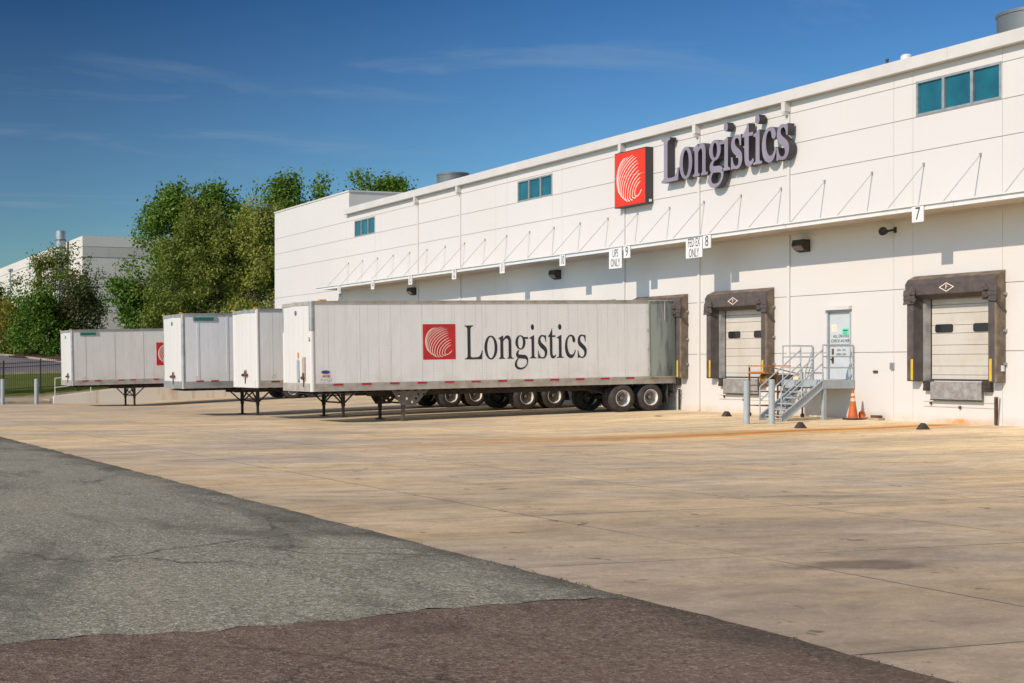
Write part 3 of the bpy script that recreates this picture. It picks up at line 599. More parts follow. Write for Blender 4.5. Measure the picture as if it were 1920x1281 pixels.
# ------------------------------------------------------------------ dock seals and levellers
names={7:'at the rightmost dock under number 7',8:'at the dock just left of the metal stairs',9:'behind the open rear door of the nearest trailer',10:'with only its top edge showing over the nearest trailer',11:'at the tail of the third trailer',15:'behind the tail of the farthest trailer'}
def dock_seal(n,x):
    e=empty('dock_seal',(x,0,1.2),'dark vinyl foam dock seal '+names[n],'dock seal','dock seals round the loading doors')
    def mk(b,name,m,**k): return b.build(name,m,e,**k)
    p=.33
    for s in (-1,1):
        b=MB()
        xo=s*1.54; xi=s*1.22
        poly=[(xo,-.004),(xo-s*.02,-p+.03),(xo-s*.06,-p),(xi+s*.05,-p),(xi,-.004)]
        b.prism([(a,c) for a,c in poly],'Z',-.02,2.72)
        if s>0: b.m[2]=1; b.m[3]=1
        o=mk(b,'side_pad',[sealm,sealtop],bevel=.015)
        b=MB(); xs_=s*1.33+.02; b.box(xs_-.04,xs_+.04,-p-.006,-p-.001,.02,.62); b2_=b.build('guide_stripe',yel,o)
        b=MB(); b.box(xo-s*.004,xo+s*.05,-.10,-.02,.45,.52); b.box(xo-s*.004,xo+s*.05,-.10,-.02,1.35,1.42); b.box(xo-s*.004,xo+s*.05,-.10,-.02,2.35,2.42); b.build('bracket',galv,o)
    b=MB(); b.add([(-1.54,-.004,3.04),(1.54,-.004,3.04),(-1.50,-p+.03,2.92),(1.50,-p+.03,2.92),(-1.55,-p-.03,2.78),(1.55,-p-.03,2.78),(-1.53,-p-.02,2.46),(1.53,-p-.02,2.46),(-1.52,-.004,2.34),(1.52,-.004,2.34)],
      [(0,2,3,1),(2,4,5,3),(4,6,7,5),(6,8,9,7),(0,1,9,8),(0,8,6,4,2),(1,3,5,7,9)])
    b.m[0]=1; b.m[6]=1
    o=mk(b,'head_pad',[sealm,sealtop],bevel=.02)
    for s in (-1,1):
        b=MB(); 
        for q in range(3): xa_=s*(1.57+random.uniform(-.02,.02)); b.add([(s*(1.57-.36),-p-.05,2.22+q*.13),(xa_,-p-.06,2.20+q*.13+random.uniform(-.02,.02)),(xa_,-p-.035,2.36+q*.13),(s*(1.57-.36),-p-.034,2.37+q*.13),(s*1.2,-p-.005,2.22+q*.13),(xa_,-p-.005,2.21+q*.13),(xa_,-p-.005,2.36+q*.13),(s*1.2,-p-.005,2.37+q*.13)],[(0,1,2,3),(4,7,6,5),(0,4,5,1),(1,5,6,2),(2,6,7,3),(3,7,4,0)])
        for q in range(4): cz_=2.30+q*.10; b.cyl((s*(1.16+.02*(q%2)),-p-.02,cz_),(s*(1.30-.03*(q%2)),-p-.10,cz_+.05*(-1)**q),.075,.055,8)
        b.build('corner_flap',sealm,o)
        if s>0:
            b=MB(); b.beam((1.545,-p+.02,2.2),(1.565,-.05,1.9),.02,.07); b.build('strap',sealm,o)
    # diamond badge
    if n in (7,8):
        b=MB(); cx=-.06; cz=2.64; y=-p-.046
        out=[(cx-.26,cz),(cx,cz+.13),(cx+.26,cz),(cx,cz-.13)]; inn=[(cx-.215,cz),(cx,cz+.107),(cx+.215,cz),(cx,cz-.107)]
        vs=[(a,y,c) for a,c in out]+[(a,y,c) for a,c in inn]; b.add(vs,[(i,(i+1)%4,4+(i+1)%4,4+i) for i in range(4)])
        bd=b.build('badge',pinkw,o); 
        place(text_mesh('F',.17,.001),'lettering',pinkw,Matrix.Translation((cx,y-.001,cz))@WALLROT,bd)
    if n in (7,):
        b=MB(); b.box(1.542,1.546,-.18,-.06,.28,.44); b.build('sticker',signw,e)
    l=empty('dock_leveller',(x,0,1.2),'steel leveller lip and bumpers '+names[n],'dock leveller','levellers under the loading doors')
    b=MB(); b.box(-.84,.88,-.14,-.11,-.52,-.03); b.box(-.84,.88,-.11,-.005,-.06,-.02); b.build('lip',plate,l)
    b=MB(); b.box(-.84,.88,-.155,-.10,-.55,-.522); b.build('hinge_bar',blacks,l)
    for s in (-1,1):
        b=MB(); cx=s*1.0+.03; 
        for q in range(3): b.box(cx-.13,cx+.13,-.15+.012*(q%2),-.004,-.29+q*.098,-.29+q*.098+.095)
        b.build('bumper',blacks,l,bevel=.006)
    b=MB(); b.box(-1.2,1.25,-.022,-.004,-.60,-.575); b.build('ledge',trim,l); b=MB(); b.box(-1.2,1.25,-.012,-.004,-.75,-.73); b.build('ledge',groove,l)
    for q in (-.95,.05): b=MB(); b.box(q,q+.05,-.06,-.004,-.78+.1*(q<0),-.70+.1*(q<0)); b.build('bolt_bracket',rusty,l)
for n,x in DX.items(): dock_seal(n,x)
# ------------------------------------------------------------------ canopy
cp=empty('dock_canopy',(-46,0,6),'long thin white metal canopy hung by rods over the loading docks','canopy')
CX0,CX1=-73.4,-10.0
b=MB(); b.box(CX0,CX1,-1.42,-.03,6.02,6.045); 
x=CX0
b.add([(xx,yy,zz) for xx in (0,) for yy in () for zz in ()],[])
while x<CX1-.15:
    b.prism([(x,6.018),(x+.03,5.975),(x+.10,5.975),(x+.13,6.018)],'Y',-1.41,-.05,0); x+=.2
LP(cp,b,'deck',mat('canopy_deck_paint',(.62,.55,.46),.6,var=.15,vscale=2))
b=MB(); 
for a in fr(CX0,CX1,6.34)[:-1]: b.box(a+.004,a+6.33,-1.5,-1.44,5.93,6.10); b.box(a+.004,a+6.33,-1.56,-1.5,6.06,6.098)
LP(cp,b,'fascia',whitem)
b=MB(); b.box(CX0,CX1,-.10,-.004,5.90,6.0); LP(cp,b,'ledger',trim)
hx=-72.15
while hx<-11:
    b=MB(); b.cyl((hx,-.03,7.45),(hx,-1.36,6.09),.016,n=8); b.box(hx-.03,hx+.03,-1.42,-1.30,6.046,6.12); b.box(hx-.022,hx+.022,-.05,-.003,7.41,7.50,1)
    LP(cp,b,'tie_rod',[mat('rod_paint',(.5,.49,.47),.5,.2),mat('rod_anchor',(.36,.27,.2),.7)]); hx+=1.938
# numbered signs hung from the canopy edge
for n,sxp in ((7,-30.17),(8,-39.05),(9,-43.55),(10,-47.83),(11,-52.5),(12,-56.81),(13,-61.28),(14,-65.66),(15,-70.03),(16,-74.5)):
    wd=.2
    yy=-1.53 if n<16 else -1.2
    if n<16:
        e=empty('dock_number_sign',(sxp,yy,5.83),'small white board with the number %d on the canopy edge'%n,'sign','dock number boards')
    else:
        e=empty('dock_number_sign',(sxp+1.2,-.03,5.72),'small white board with the number 16 on the bare wall past the canopy end','sign','dock number boards')
    b=MB(); b.box(-wd,wd,-.01,.01,-.22,.22); b.build('board',signw,e)
    place(text_mesh(str(n),.50,.001,xs=.72 if n<10 else .55),'lettering',inkm,Matrix.Translation((0,-.012,-.0))@WALLROT,e)
for t,cx_,z0,z1,wd in (('UPS\nONLY',-44.25,5.27,6.03,.40),('FED EX\nONLY',-39.71,5.33,6.01,.43)):
    e=empty('delivery_sign',(cx_,-1.54,5.66),'white board reading %s on the canopy edge'%t.replace('\n',' '),'sign','delivery company boards')
    b=MB(); b.box(-wd,wd,-.01,.01,z0-5.66,z1-5.66); b.build('board',signw,e)
    place(text_mesh(t,.42,.001,xs=.52 if len(t)<9 else .48,sp=.85),'lettering',inkm,Matrix.Translation((0,-.012,(z0+z1)/2-5.66-.005))@WALLROT,e)
# ------------------------------------------------------------------ wall signs
ARC_T=[(860,745),(855,685),(860,618),(820,568),(795,505),(800,445),(780,400),(765,350),(710,325),(668,298),(548,312),(485,315),(450,322)]
ARC_L=[(710,935),(648,960),(585,960),(528,945),(468,920),(415,890),(370,850),(330,810),(297,760),(275,710),(268,680),(258,655),(252,640)]
ARC_B=[(880,880),(735,1000),(655,1025),(585,1035),(525,1030),(480,1005),(420,975),(380,940),(345,900),(325,885),(310,860),(295,825),(280,790)]
def emblem(wd,ht,stroke):
    """line emblem as flat ribbons in the XY plane, lower-left corner at 0,0"""
    b=MB()
    def nrm(p): return ((p[0]-195)/775*wd,(1095-p[1])/865*ht)
    for i,(t,l,o) in enumerate(zip(ARC_T,ARC_L,ARC_B)):
        pts=[]
        dx=t[0]-l[0]; dy=l[1]-t[1]
        c1=(t[0]-dx*.45,t[1]+dy*.10); c2=(l[0],l[1]-dy*.52)
        for k in range(15):
            u=k/14;q=1-u; pts.append(tuple(q**3*t[j]+3*q*q*u*c1[j]+3*q*u*u*c2[j]+u**3*l[j] for j in (0,1)))
        ex=o[0]-l[0]; ey=o[1]-l[1]
        if i==0: m1=(710,985); m2=(800,1010)
        else: m1=(l[0],l[1]+ey*.6); m2=(o[0]-ex*.55,o[1]-ey*.05)
        for k in range(1,10):
            u=k/9;q=1-u; pts.append(tuple(q**3*l[j]+3*q*q*u*m1[j]+3*q*u*u*m2[j]+u**3*o[j] for j in (0,1)))
        P=[nrm(p) for p in pts]; vs=[]
        for k,p in enumerate(P):
            a=P[max(0,k-1)]; c=P[min(len(P)-1,k+1)]; d=Vector((c[0]-a[0],c[1]-a[1])).normalized()
            hw=stroke*(.5 if i<9 else .38)*(min(1,.35+k*.2))
            vs+=[(p[0]-d.y*hw,p[1]+d.x*hw,.0004*i),(p[0]+d.y*hw,p[1]-d.x*hw,.0004*i)]
        b.add(vs,[(2*k,2*k+1,2*k+3,2*k+2) for k in range(len(P)-1)])
    return b
e=empty('emblem_sign',(-45.06,0,7.74),'square orange box sign with white curved line emblem, charcoal sides','sign')
b=MB(); b.box(-.99,.99,-.34,-.02,0,2.13); b.build('cabinet',char,e,bevel=.01)
b=MB(); b.box(-.955,.955,-.347,-.341,.04,2.09); b.box(-.955,.955,-.3485,-.3472,1.17,1.175,1); o=b.build('face',[orange,pinkw],e)
b=emblem(1.91,2.05,.034); b.v=[(-.955+x,-.350-z,.04+y) for x,y,z in b.v]; b.build('emblem',pinkw,o)
b=MB(); b.box(.992,1.03,-.2,-.1,.06,.16); b.build('switch',whitem,e)
wt=[(-43.09,-42.13),(-42.05,-41.38),(-41.29,-40.54),(-40.47,-39.71),(-39.73,-39.37),(-39.28,-38.76),(-38.72,-38.19),(-38.17,-37.80),(-37.76,-37.12),(-37.07,-36.54)]
e=empty('wall_lettering',(-39.8,0,8.38),'big three dimensional lavender faced serif letters with charcoal sides on the upper wall','sign')
vs_=1.585/662*1000
for ch,(x0,x1) in zip('Longistics',wt):
    me,k,ox=glyph_mesh(ch,x0+39.8,x1+39.8,0,vs_/1000,.135,.022)
    if ch=='g':
        m2=curve_mesh(GL['e'],(k,vs_/1000),(ox,0),.130,.01)
    me.transform(Matrix.Translation((0,-.22,0))@WALLROT)
    me.materials.clear(); me.materials.append(char); me.materials.append(lav)
    for p in me.polygons:
        p.material_index=1 if p.normal.y<-.5 or (abs(p.normal.y)>.5 and p.center.y<-.3) else 0
    o=bpy.data.objects.new('letter',me); COL.objects.link(o); o.parent=e
    if ch=='g':
        m2.transform(Matrix.Translation((0,-.218,0))@WALLROT); m2.materials.clear(); m2.materials.append(char); m2.materials.append(lav)
        for p in m2.polygons: p.material_index=1 if abs(p.normal.y)>.5 and p.center.y<-.3 else 0
        o2=bpy.data.objects.new('letter_ear',m2); COL.objects.link(o2); o2.parent=o
# ------------------------------------------------------------------ wall lights, boxes
def wall_light(x,z,label):
    e=empty('wall_light',(x,0,z),label,'wall light','dark floodlights on the wall under the canopy')
    b=MB(); b.prism([(-.006,-.2),(-.006,.2),(-.30,.2),(-.34,.02),(-.2,-.14)],'X',-.24,.24); b.build('housing',blacks,e,bevel=.012)
    b=MB(); b.add([(-.20,-.345,.0),(.20,-.345,.0),(.20,-.212,-.145),(-.20,-.212,-.145)],[(0,1,2,3)]); b.build('lens',mat('dusty_lens',(.22,.19,.16),.3,var=.3,vscale=9),e)
wall_light(-36.2,5.48,'dark box floodlight on the wall above and left of the grey door')
wall_light(-50.55,5.45,'dark box floodlight under the canopy near board number 10')
wall_light(-63.9,5.43,'small dark box floodlight under the canopy by board number 13, the farthest one')
e=empty('loudspeaker_horn',(-32.6,0,5.62),'small round dark horn on a bracket on the shaded wall right of the floodlight','wall horn')
b=MB(); b.cyl((-.02,-.36,0),(-.08,-.18,0),.13,.07,18); b.build('horn',blacks,e,smooth=True)
b=MB(); b.cyl((-.06,-.2,0),(.08,-.004,.05),.035,n=8); b.box(.04,.14,-.02,-.004,-.05,.12); b.build('bracket',blacks,e)
def smallbox(name,x,z,w_,h,d,m,label,cat):
    e=empty(name,(x,0,z),label,cat); b=MB(); b.box(-w_/2,w_/2,-d,-.004,-h/2,h/2); b.build('case',m,e,bevel=.005)
    b=MB(); b.box(-w_/3,w_/3,-d-.008,-d-.001,-h/3,h/3); b.build('cover',m,e)
smallbox('electrical_box',-32.6,1.62,.12,.2,.07,galv,'small grey electrical box on the wall left of the rightmost dock','electrical box')
smallbox('wall_outlet',-33.25,1.45,.16,.07,.05,rusty,'tiny rusty outlet on the wall right of the grey door','wall outlet')
def angle(x,label):
    e=empty('corner_guard',(x,0,0),label,'corner guard','rusty steel angles by the docks'); b=MB(); b.box(0,.07,-.05,-.004,.02,.78); b.box(.07,.085,-.09,-.004,.02,.78); b.build('angle',rusty,e)
    b=MB(); b.beam((.1,-.03,.02),(.16,-.03,.75),.015,.02); b.build('brace',galv,e)
angle(-29.05,'rusty steel angle upright on the wall below the right end of the rightmost dock')
angle(-42.55,'rusty steel angle upright on the wall behind the rear wheel of the nearest trailer')
# ------------------------------------------------------------------ roof things
def roof_fan(x,y,r,z1,label):
    e=empty('roof_fan',(x,y,10.42),label,'roof fan','round grey roof fans')
    b=MB(); h=z1-10.42; b.lathe([(0,r*.93),(.25,r*.93),(h-.12,r),(h-.10,r+.03),(h,r+.03),(h,r-.02),(.3,r-.05)],40,0,'Z'); b.build('shroud',mat('dull_grey_shroud',(.16,.175,.18),.5,.3,var=.2,vscale=1),e,smooth=True)
    b=MB(); 
    for k in range(4): 
        t=R(45*k); b.beam((r*.95*math.cos(t),r*.95*math.sin(t),h-.16),(-r*.95*math.cos(t),-r*.95*math.sin(t),h-.16),.03,.03)
    b.build('guard',galv,e)
# placed on the roof plane so that they clear the gutter line
roof_fan(-35.3,8.5,1.05,13.45,'large grey round fan shroud on the roof at the right end')
roof_fan(-71.9,6.5,.92,12.80,'grey round fan shroud on the roof beyond the middle window')
e=empty('roof_vent',(-34.5,2.4,10.42),'small white mushroom vent on the roof edge','roof vent')
b=MB(); b.cyl((0,0,0),(0,0,.9),.08,n=16); b.build('stack',rusty,e,smooth=True)
b=MB(); b.lathe([(.84,.13),(.84,.17),(.98,.17),(1.03,.12),(1.045,.001)],20,0,'Z'); b.build('cap',whitem,e,smooth=True)
e=empty('roof_pipe',(-36.0,3.1,10.42),'thin rusty pipe standing on the roof edge left of the mushroom vent','pipe')
b=MB(); b.cyl((0,0,0),(0,0,1.26),.045,n=10); b.cyl((0,0,1.22),(0,0,1.26),.055,n=10); b.build('pipe_body',rusty,e,smooth=True)
# ------------------------------------------------------------------ stairs
PZ=1.19
st=empty('metal_stairs',(-34.6,-1.2,0),'grey steel stairs and landing with pipe handrails up to the grey door','stairs')
PX0,PX1,PY=-35.85,-34.08,-1.22
b=MB(); b.box(PX0,PX1,PY,-.02,PZ-.03,PZ); LP(st,b,'landing',greym)
b=MB(); b.box(PX1-.06,PX1-.0,PY-.004,-.02,PZ-.26,PZ-.031); b.box(PX0,PX0+.06,PY-.004,-.02,PZ-.26,PZ-.031); b.box(PX0+.06,PX1-.06,PY-.004,PY+.05,PZ-.26,PZ-.031); 
LP(st,b,'beam',greym)
for (x,y) in ((PX1-.07,PY+.10),(PX0+.07,PY+.10)):
    b=MB(); z=zy(x,y); b.box(x-.05,x+.05,y-.05,y+.05,z,PZ-.262); b.box(x-.09,x+.09,y-.09,y+.09,z,z+.015); LP(st,b,'leg',greym)
SX0,SX1=-35.02,-34.12; SY0,SY1=PY-.01,-2.78
zb=zy(-34.5,-2.8)
for x in (SX0,SX1):
    b=MB(); 
    poly=[(SY0,PZ),(SY0,PZ-.27),(SY1+.22,zb),(SY1,zb),(SY1,zb+.16)]
    b.prism(poly,'X',x-.008,x+.008)
    for o_ in (0,): 
        b.beam((x+.02,SY0,PZ-.012),(x+.02,SY1,zb+.148),.055,.014); b.beam((x+.02,SY0,PZ-.262),(x+.02,SY1+.21,zb+.012),.055,.014)
    LP(st,b,'stringer',greym)
nt_=7
for k in range(1,nt_):
    t=k/nt_; y=SY0+(SY1-SY0)*t; z=PZ+(zb-PZ)*t
    b=MB(); b.box(SX0+.01,SX1-.01,y-.02,y+.23,z-.035,z); b.box(SX0+.01,SX1-.01,y+.205,y+.23,z-.06,z-.036); LP(st,b,'tread',greym)
def pipe(pts,name='handrail',r=.021):
    b=MB()
    for a,c in zip(pts[:-1],pts[1:]): b.cyl(a,c,r,n=10)
    LP(st,b,name,greym,smooth=True)
RH=1.07
for x in (PX0+.03,PX1-.03):
    ys=(PY+.02,-.06)
    for y in ys: pipe([(x,y,PZ-.2),(x,y,PZ+RH)],'rail_post')
    for h in (RH,.72,.38): pipe([(x,ys[0],PZ+h),(x,ys[1],PZ+h)])
pipe([(PX1-.03,PY+.2,PZ),(PX1-.03,PY+.2,PZ+RH)],'rail_post',.03)
pipe([(SX0-.02,PY+.02,PZ-.2),(SX0-.02,PY+.02,PZ+RH)],'rail_post')
for h in (RH,.72,.38): pipe([(PX0+.03,PY+.02,PZ+h),(SX0-.02,PY+.02,PZ+h)])
for x in (SX0-.02,SX1+.01):
    yb=SY1+.05; zt=PZ+.93; zl=zb+.16+.86
    pipe([(x,PY+.02,zt),(x,yb,zl)]); pipe([(x,PY+.02,zt-.42),(x,yb,zl-.42)])
    pipe([(x,yb,zb),(x,yb,zl)],'rail_post')
    if x>SX0: pipe([(x,(PY+yb)/2,(PZ+zb)/2),(x,(PY+yb)/2,(zt+zl)/2)],'rail_post')
# traffic cone
e=empty('traffic_cone',(-33.62,-.52,zy(-34,-.5)),'faded orange traffic cone with pale bands at the right end of the landing','traffic cone')
b=MB(); b.box(-.21,.21,-.21,.21,0,.05); b.build('base',rubber,e,bevel=.02)
b=MB(); pr=[(.05,.15),(.12,.135),(.5,.082),(.56,.076)]; b.lathe(pr,24,0,'Z'); b.lathe([(.56,.076),(.66,.062)],24,1,'Z'); b.lathe([(.66,.062),(.72,.054)],24,0,'Z'); b.lathe([(.72,.054),(.80,.043)],24,1,'Z'); b.lathe([(.80,.043),(.91,.028),(.91,.018)],24,0,'Z')
b.build('cone',[conem,mat('worn_white_band',(.72,.62,.48),.6,col2=(.6,.35,.15),vscale=8)],e,smooth=True)
e=empty('cone_base',(-33.5,-.30,0.0),'broken bright orange cone base leaning against the wall behind the traffic cone','cone base')
b=MB(); b.lathe([(0,.15),(.03,.15),(.05,.10),(.2,.06)],20,0,'Z'); b.v=[(x*.9,z*.5,y*.9+.135) for x,y,z in b.v]; b.build('base',conem,e,smooth=True)
e=empty('concrete_block',(-33.05,-.2,-.005),'small grey block lying by the wall right of the traffic cone','block')
b=MB(); b.box(-.22,.2,-.1,.1,.0,.07); b.build('slab',curbm,e,bevel=.01); b=MB(); b.box(-.13,.17,-.08,.09,.071,.15); b.build('brick',rusty,e,bevel=.01)
# equipment cart behind the stairs
e=empty('equipment_cart',(-36.45,-1.0,-.02),'rusty orange framed rolling cart with a hose reel standing left of the stairs','cart')
for (x,y) in ((-.55,-.5),(.75,-.5),(-.55,.45),(.75,.45)):
    b=MB(); b.box(x-.02,x+.02,y-.02,y+.02,.1,1.6 if x<0 else 1.45); b.build('post',rusty,e); b=MB(); b.cyl((x-.02,y,.07),(x+.02,y,.07),.07,n=14); b.build('caster',blacks,e,smooth=True)
b=MB()
for z in (.35,.8,1.0): 
    b.box(-.55,.75,-.51,-.48,z,z+.03); b.box(-.55,.75,.43,.46,z,z+.03); b.box(-.56,-.53,-.5,.45,z,z+.03); b.box(.74,.77,-.5,.45,z,z+.03)
b.build('frame',rusty,e)
b=MB()
b.box(-.57,.2,-.53,-.49,1.40,1.46); b.box(-.57,.2,-.53,-.49,1.62,1.66); b.box(-.57,-.53,-.53,.47,1.62,1.66); b.box(-.57,.2,.44,.48,1.62,1.66); b.box(-.55,.2,-.5,.45,1.38,1.40); b.build('top_rack',mat('weathered_orange',(.50,.17,.035),.7,col2=(.3,.1,.03),vscale=6),e)
b=MB(); b.lathe([(-.3,.1),(-.3,.24),(-.24,.24),(-.24,.17),(.0,.17),(.0,.24),(.06,.24),(.06,.1)],20,0,'X',(.0,-.1,1.2)); b.build('hose_reel',mat('brass_hose',(.42,.27,.10),.6,var=.5,vscale=9),e,smooth=True)
b=MB(); b.cyl((.25,.05,1.2),(.95,.05,1.2),.17,n=18); b.cyl((.95,.05,1.2),(1.12,.05,1.2),.15,.1,n=14,mi=1); b.build('motor',[blacks,mat('cream_motor_cap',(.6,.5,.36),.6)],e,smooth=True)
b=MB(); b.beam((.2,-.4,1.62),(1.15,.1,1.36),.03,.03); b.build('handle',rusty,e)
# wheel chocks
for (x,y,l) in ((-30.85,-4.9,'black rubber wheel chock on the concrete in front of the stairs, the middle one'),(-37.6,-1.9,'black rubber wheel chock near the wall left of the stairs'),(-28.6,-2.95,'black rubber wheel chock in front of the rightmost dock')):
    e=empty('wheel_chock',(x,y,zy(x,y)),l,'wheel chock','black rubber wheel chocks'); b=MB(); b.prism([(-.21,0),(-.05,.19),(.0,.22),(.05,.19),(.21,0)],'X',-.10,.10); b.v=[(p_[0]*.95,p_[1]*.72,p_[2]*.80) for p_ in b.v]; e.rotation_euler=(0,0,R(random.uniform(-25,5))); b.build('wedge',rubber,e,bevel=.012)
    b=MB(); b.cyl((-.105,0,.08),(.105,0,.08),.015,n=8); b.build('eyelet',rusty,e)
# ------------------------------------------------------------------ trailers
def wheel_parts(parent,x,y,side,z=.5):
    s=side
    wl=bpy.data.objects.new('wheel',None)
    # tyre carries rim and hub as sub-parts
    b=MB(); w2=.135
    prof=[(-w2*.7,.29),(-w2,.34),(-w2,.44),(-w2*.8,.49),(-w2*.5,.5),(-w2*.46,.488),(-w2*.38,.488),(-w2*.34,.5),(-.01,.502),(-.006,.488),(.006,.488),(.01,.502),(w2*.34,.5),(w2*.38,.488),(w2*.46,.488),(w2*.5,.5),(w2*.8,.49),(w2,.44),(w2,.34),(w2*.7,.29)]
    b.lathe([(s*h,r) for h,r in prof],40); t=b.build('wheel',rubber,parent,smooth=True); t.location=(x,y,z)
    return t
def rim(t,s,outer):
    b=MB(); w2=.135
    if outer: # deep dish seen from outside
        b.lathe([(s*w2*.72,.30),(s*w2*.95,.292),(s*w2*.95,.282),(s*w2*.6,.272),(-s*.02,.262),(-s*.05,.25)],40); b.build('rim',rimw,t,smooth=True)
        b=MB(); b.lathe([(-s*.05,.255),(-s*.06,.20),(-s*.03,.14),(-s*.03,.001)],32)
        b.build('disc',disc,t,smooth=True)
        b=MB(); b.lathe([(-s*.03,.10),(s*.06,.095),(s*.10,.075),(s*.11,.04),(s*.11,.001)],20)
        for k in range(10):
            a=2*math.pi*k/10; b.cyl((-s*.035,.145*math.cos(a),.145*math.sin(a)),(s*.0,.145*math.cos(a),.145*math.sin(a)),.018,n=6)
        for k in range(2):
            a=2*math.pi*k/2+.9; b.cyl((-s*.07,.205*math.cos(a),.205*math.sin(a)),(-s*.046,.205*math.cos(a),.205*math.sin(a)),.028,n=10)
        b.build('hub',hubm,t,smooth=True)
    else:
        b.lathe([(s*w2*.72,.30),(0,.28),(-s*w2*.72,.30)],32); b.build('rim',rimw,t,smooth=True)
def trailer(cx,L_,top,bot,pitch,axles,leg_y,style,label,y_rear=-.45):
    """local frame: y=0 at the rear, -L_ at the nose; z=0 ground at the dock"""
    e=empty('semi_trailer',(cx,y_rear,0),label,'trailer','white semi trailers backed up to the docks',rot=(pitch,0,0))
    H=1.3; side=mat('trailer_side_'+style,rough=.4,build=mk_side({'a':(.80,.795,.78),'b':(.76,.75,.72),'c':(.75,.76,.77),'d':(.70,.68,.65)}[style]))
    nose=mat('trailer_nose_paint',(.62,.605,.58),.4,col2=(.66,.60,.48),vscale=2,stretch=(1,1,.5),thr=(.55,.8))
    rh=.27; tr=.11
    b=MB(); b.box(-H+.012,H-.012,-L_+.05,-.03,bot+.1,top-.03); 
    # panel joints
    y=-L_+(.62 if style!='d' else .75); 
    sp={'a':1.16,'b':1.22,'c':1.22,'d':1.55}[style]
    while y<-.4:
        wj={'a':.012,'b':.012,'c':.09,'d':.03}[style]
        b.box(H-.012,H-.012+(.004 if style!='c' else .012),y,y+wj,bot+rh,top-tr,1)
        y+=sp
    body=b.build('side_wall',[side,mat('panel_joint_'+style,{'a':(.60,.59,.57),'b':(.5,.5,.48),'c':(.62,.63,.64),'d':(.42,.42,.41)}[style],.5)],e)
    b=MB(); pr=[(-H+.02,-L_+.03),(-H+.10,-L_-.0),(0,-L_-.03),(H-.10,-L_-.0),(H-.02,-L_+.03)]
    b.prism([(x,y) for x,y in pr]+[(H-.02,-L_+.06),(-H+.02,-L_+.06)],'Z',bot+.28,top-.12); 
    for k in range(1,5): 
        xx=-H+.2+k*.45; b.box(xx,xx+.01,-L_-.034+abs(xx)*.02,-L_-.01,bot+.3,top-.14)
    b.build('front_wall',nose,e)
    rm=galv if style in 'bc' else railm
    for s in (-1,1):
        b=MB(); b.box(s*(H-.03),s*H,-L_+.06,-.02,top-tr,top); b.box(s*(H-.05),s*(H+.008),-L_+.06,-.02,top-.02,top+.012); b.build('top_rail',alu if style!='a' else railm,e)
        b=MB(); b.box(s*(H-.03),s*(H+.004),-L_+.06,-.02,bot,bot+rh); b.box(s*(H-.1),s*(H-.03),-L_+.06,-.02,bot,bot+.02); b.box(s*(H),s*(H+.010),-L_+.06,-.02,bot+rh*.52,bot+rh*.56)
        b.build('bottom_rail',railm if style!='c' else alu,e)
        b=MB(); rr=.075 if style!='a' else .10
        split=top-1.0
        b.cyl((s*(H-rr+.01),-L_+rr-.02,bot-.0),(s*(H-rr+.01),-L_+rr-.02,split if style=='a' else bot+.02),rr,n=20,mi=1); b.cyl((s*(H-rr+.01),-L_+rr-.02,(split+.002) if style=='a' else bot+.022),(s*(H-rr+.01),-L_+rr-.02,top),rr+.002,n=20)
        b.build('corner_post',[alu if style in 'acd' else nose,nose],e,smooth=True)
    b=MB(); b.box(-H+.08,H-.08,-L_-.036,-L_+.05,top-.12,top); b.build('nose_top_rail',alu if style!='a' else railm,e)
    b=MB(); b.box(-H+.08,H-.08,-L_-.04,-L_+.05,bot,bot+.278); b.build('nose_bottom_rail',nose if style=='b' else (alu if style=='c' else railm),e)
    b=MB(); b.box(-H+.06,H-.06,-L_+.06,-.03,top-.029,top+.004); b.build('roof',alu,e)
    # underside: cross members, rails
    b=MB(); b.box(-H+.1,H-.1,-L_+.1,-.05,bot+.06,bot+.09)
    y=-L_+.4
    while y<-.3: b.box(-H+.1,H-.1,y,y+.05,bot-.06,bot+.06); y+=.32
    b.box(-.9,.9,-L_+.2,-L_+2.6,bot-.10,bot-.061); b.box(-.55,-.45,-L_+2.4,-.6,bot-.22,bot-.061); b.box(.45,.55,-L_+2.4,-.6,bot-.22,bot-.061)
    b.build('underframe',blacks,e)
    # conspicuity tape
    k=0; y=-L_+.55
    tz=bot+rh-.075 if style!='c' else bot+rh-.02
    while y<-.9:
        b=MB(); 
        if style=='a': b.box(H+.005,H+.014,y,y+.24,tz,tz+.055,1); b.box(H+.005,H+.014,y+.242,y+.60,tz-.004,tz+.06)
        else: b.box(H+.005,H+.014,y,y+.32,tz,tz+.06)
        b.build('reflector',[redl,whtape],e)
        if style=='a': y+=1.04
        elif style=='d': y+=(.65 if k%2==0 else 1.25)
        else: y+=(.62 if k%2==0 else .95)
        k+=1
    # marker lights
    for s in (-1,1):
        b=MB(); b.box(s*H-s*.16,s*H+s*.0,-L_-.055,-L_+.04,top-.005,top+.055) if style!='a' else b.box(s*H-s*.22,s*H-s*.02,-L_+.35,-L_+.60,top+.012,top+.06); b.build('marker_light',ambr,e,bevel=.01)
    # nose connections
    gx=.72 if style=='a' else (.15 if style!='d' else .5)
    b=MB(); b.box(gx-.12,gx+.12,-L_-.05,-L_-.02,bot+.38,bot+1.16 if style=='a' else bot+.66,1); b.box(gx-.09,gx+.09,-L_-.07,-L_-.051,bot+.42,bot+.62)
    for q in (-.2,.2): b.cyl((gx+q*(.3 if style=='a' else 1),-L_-.03,bot+.48),(gx+q*(.3 if style=='a' else 1),-L_-.12,bot+.45),.05,n=10)
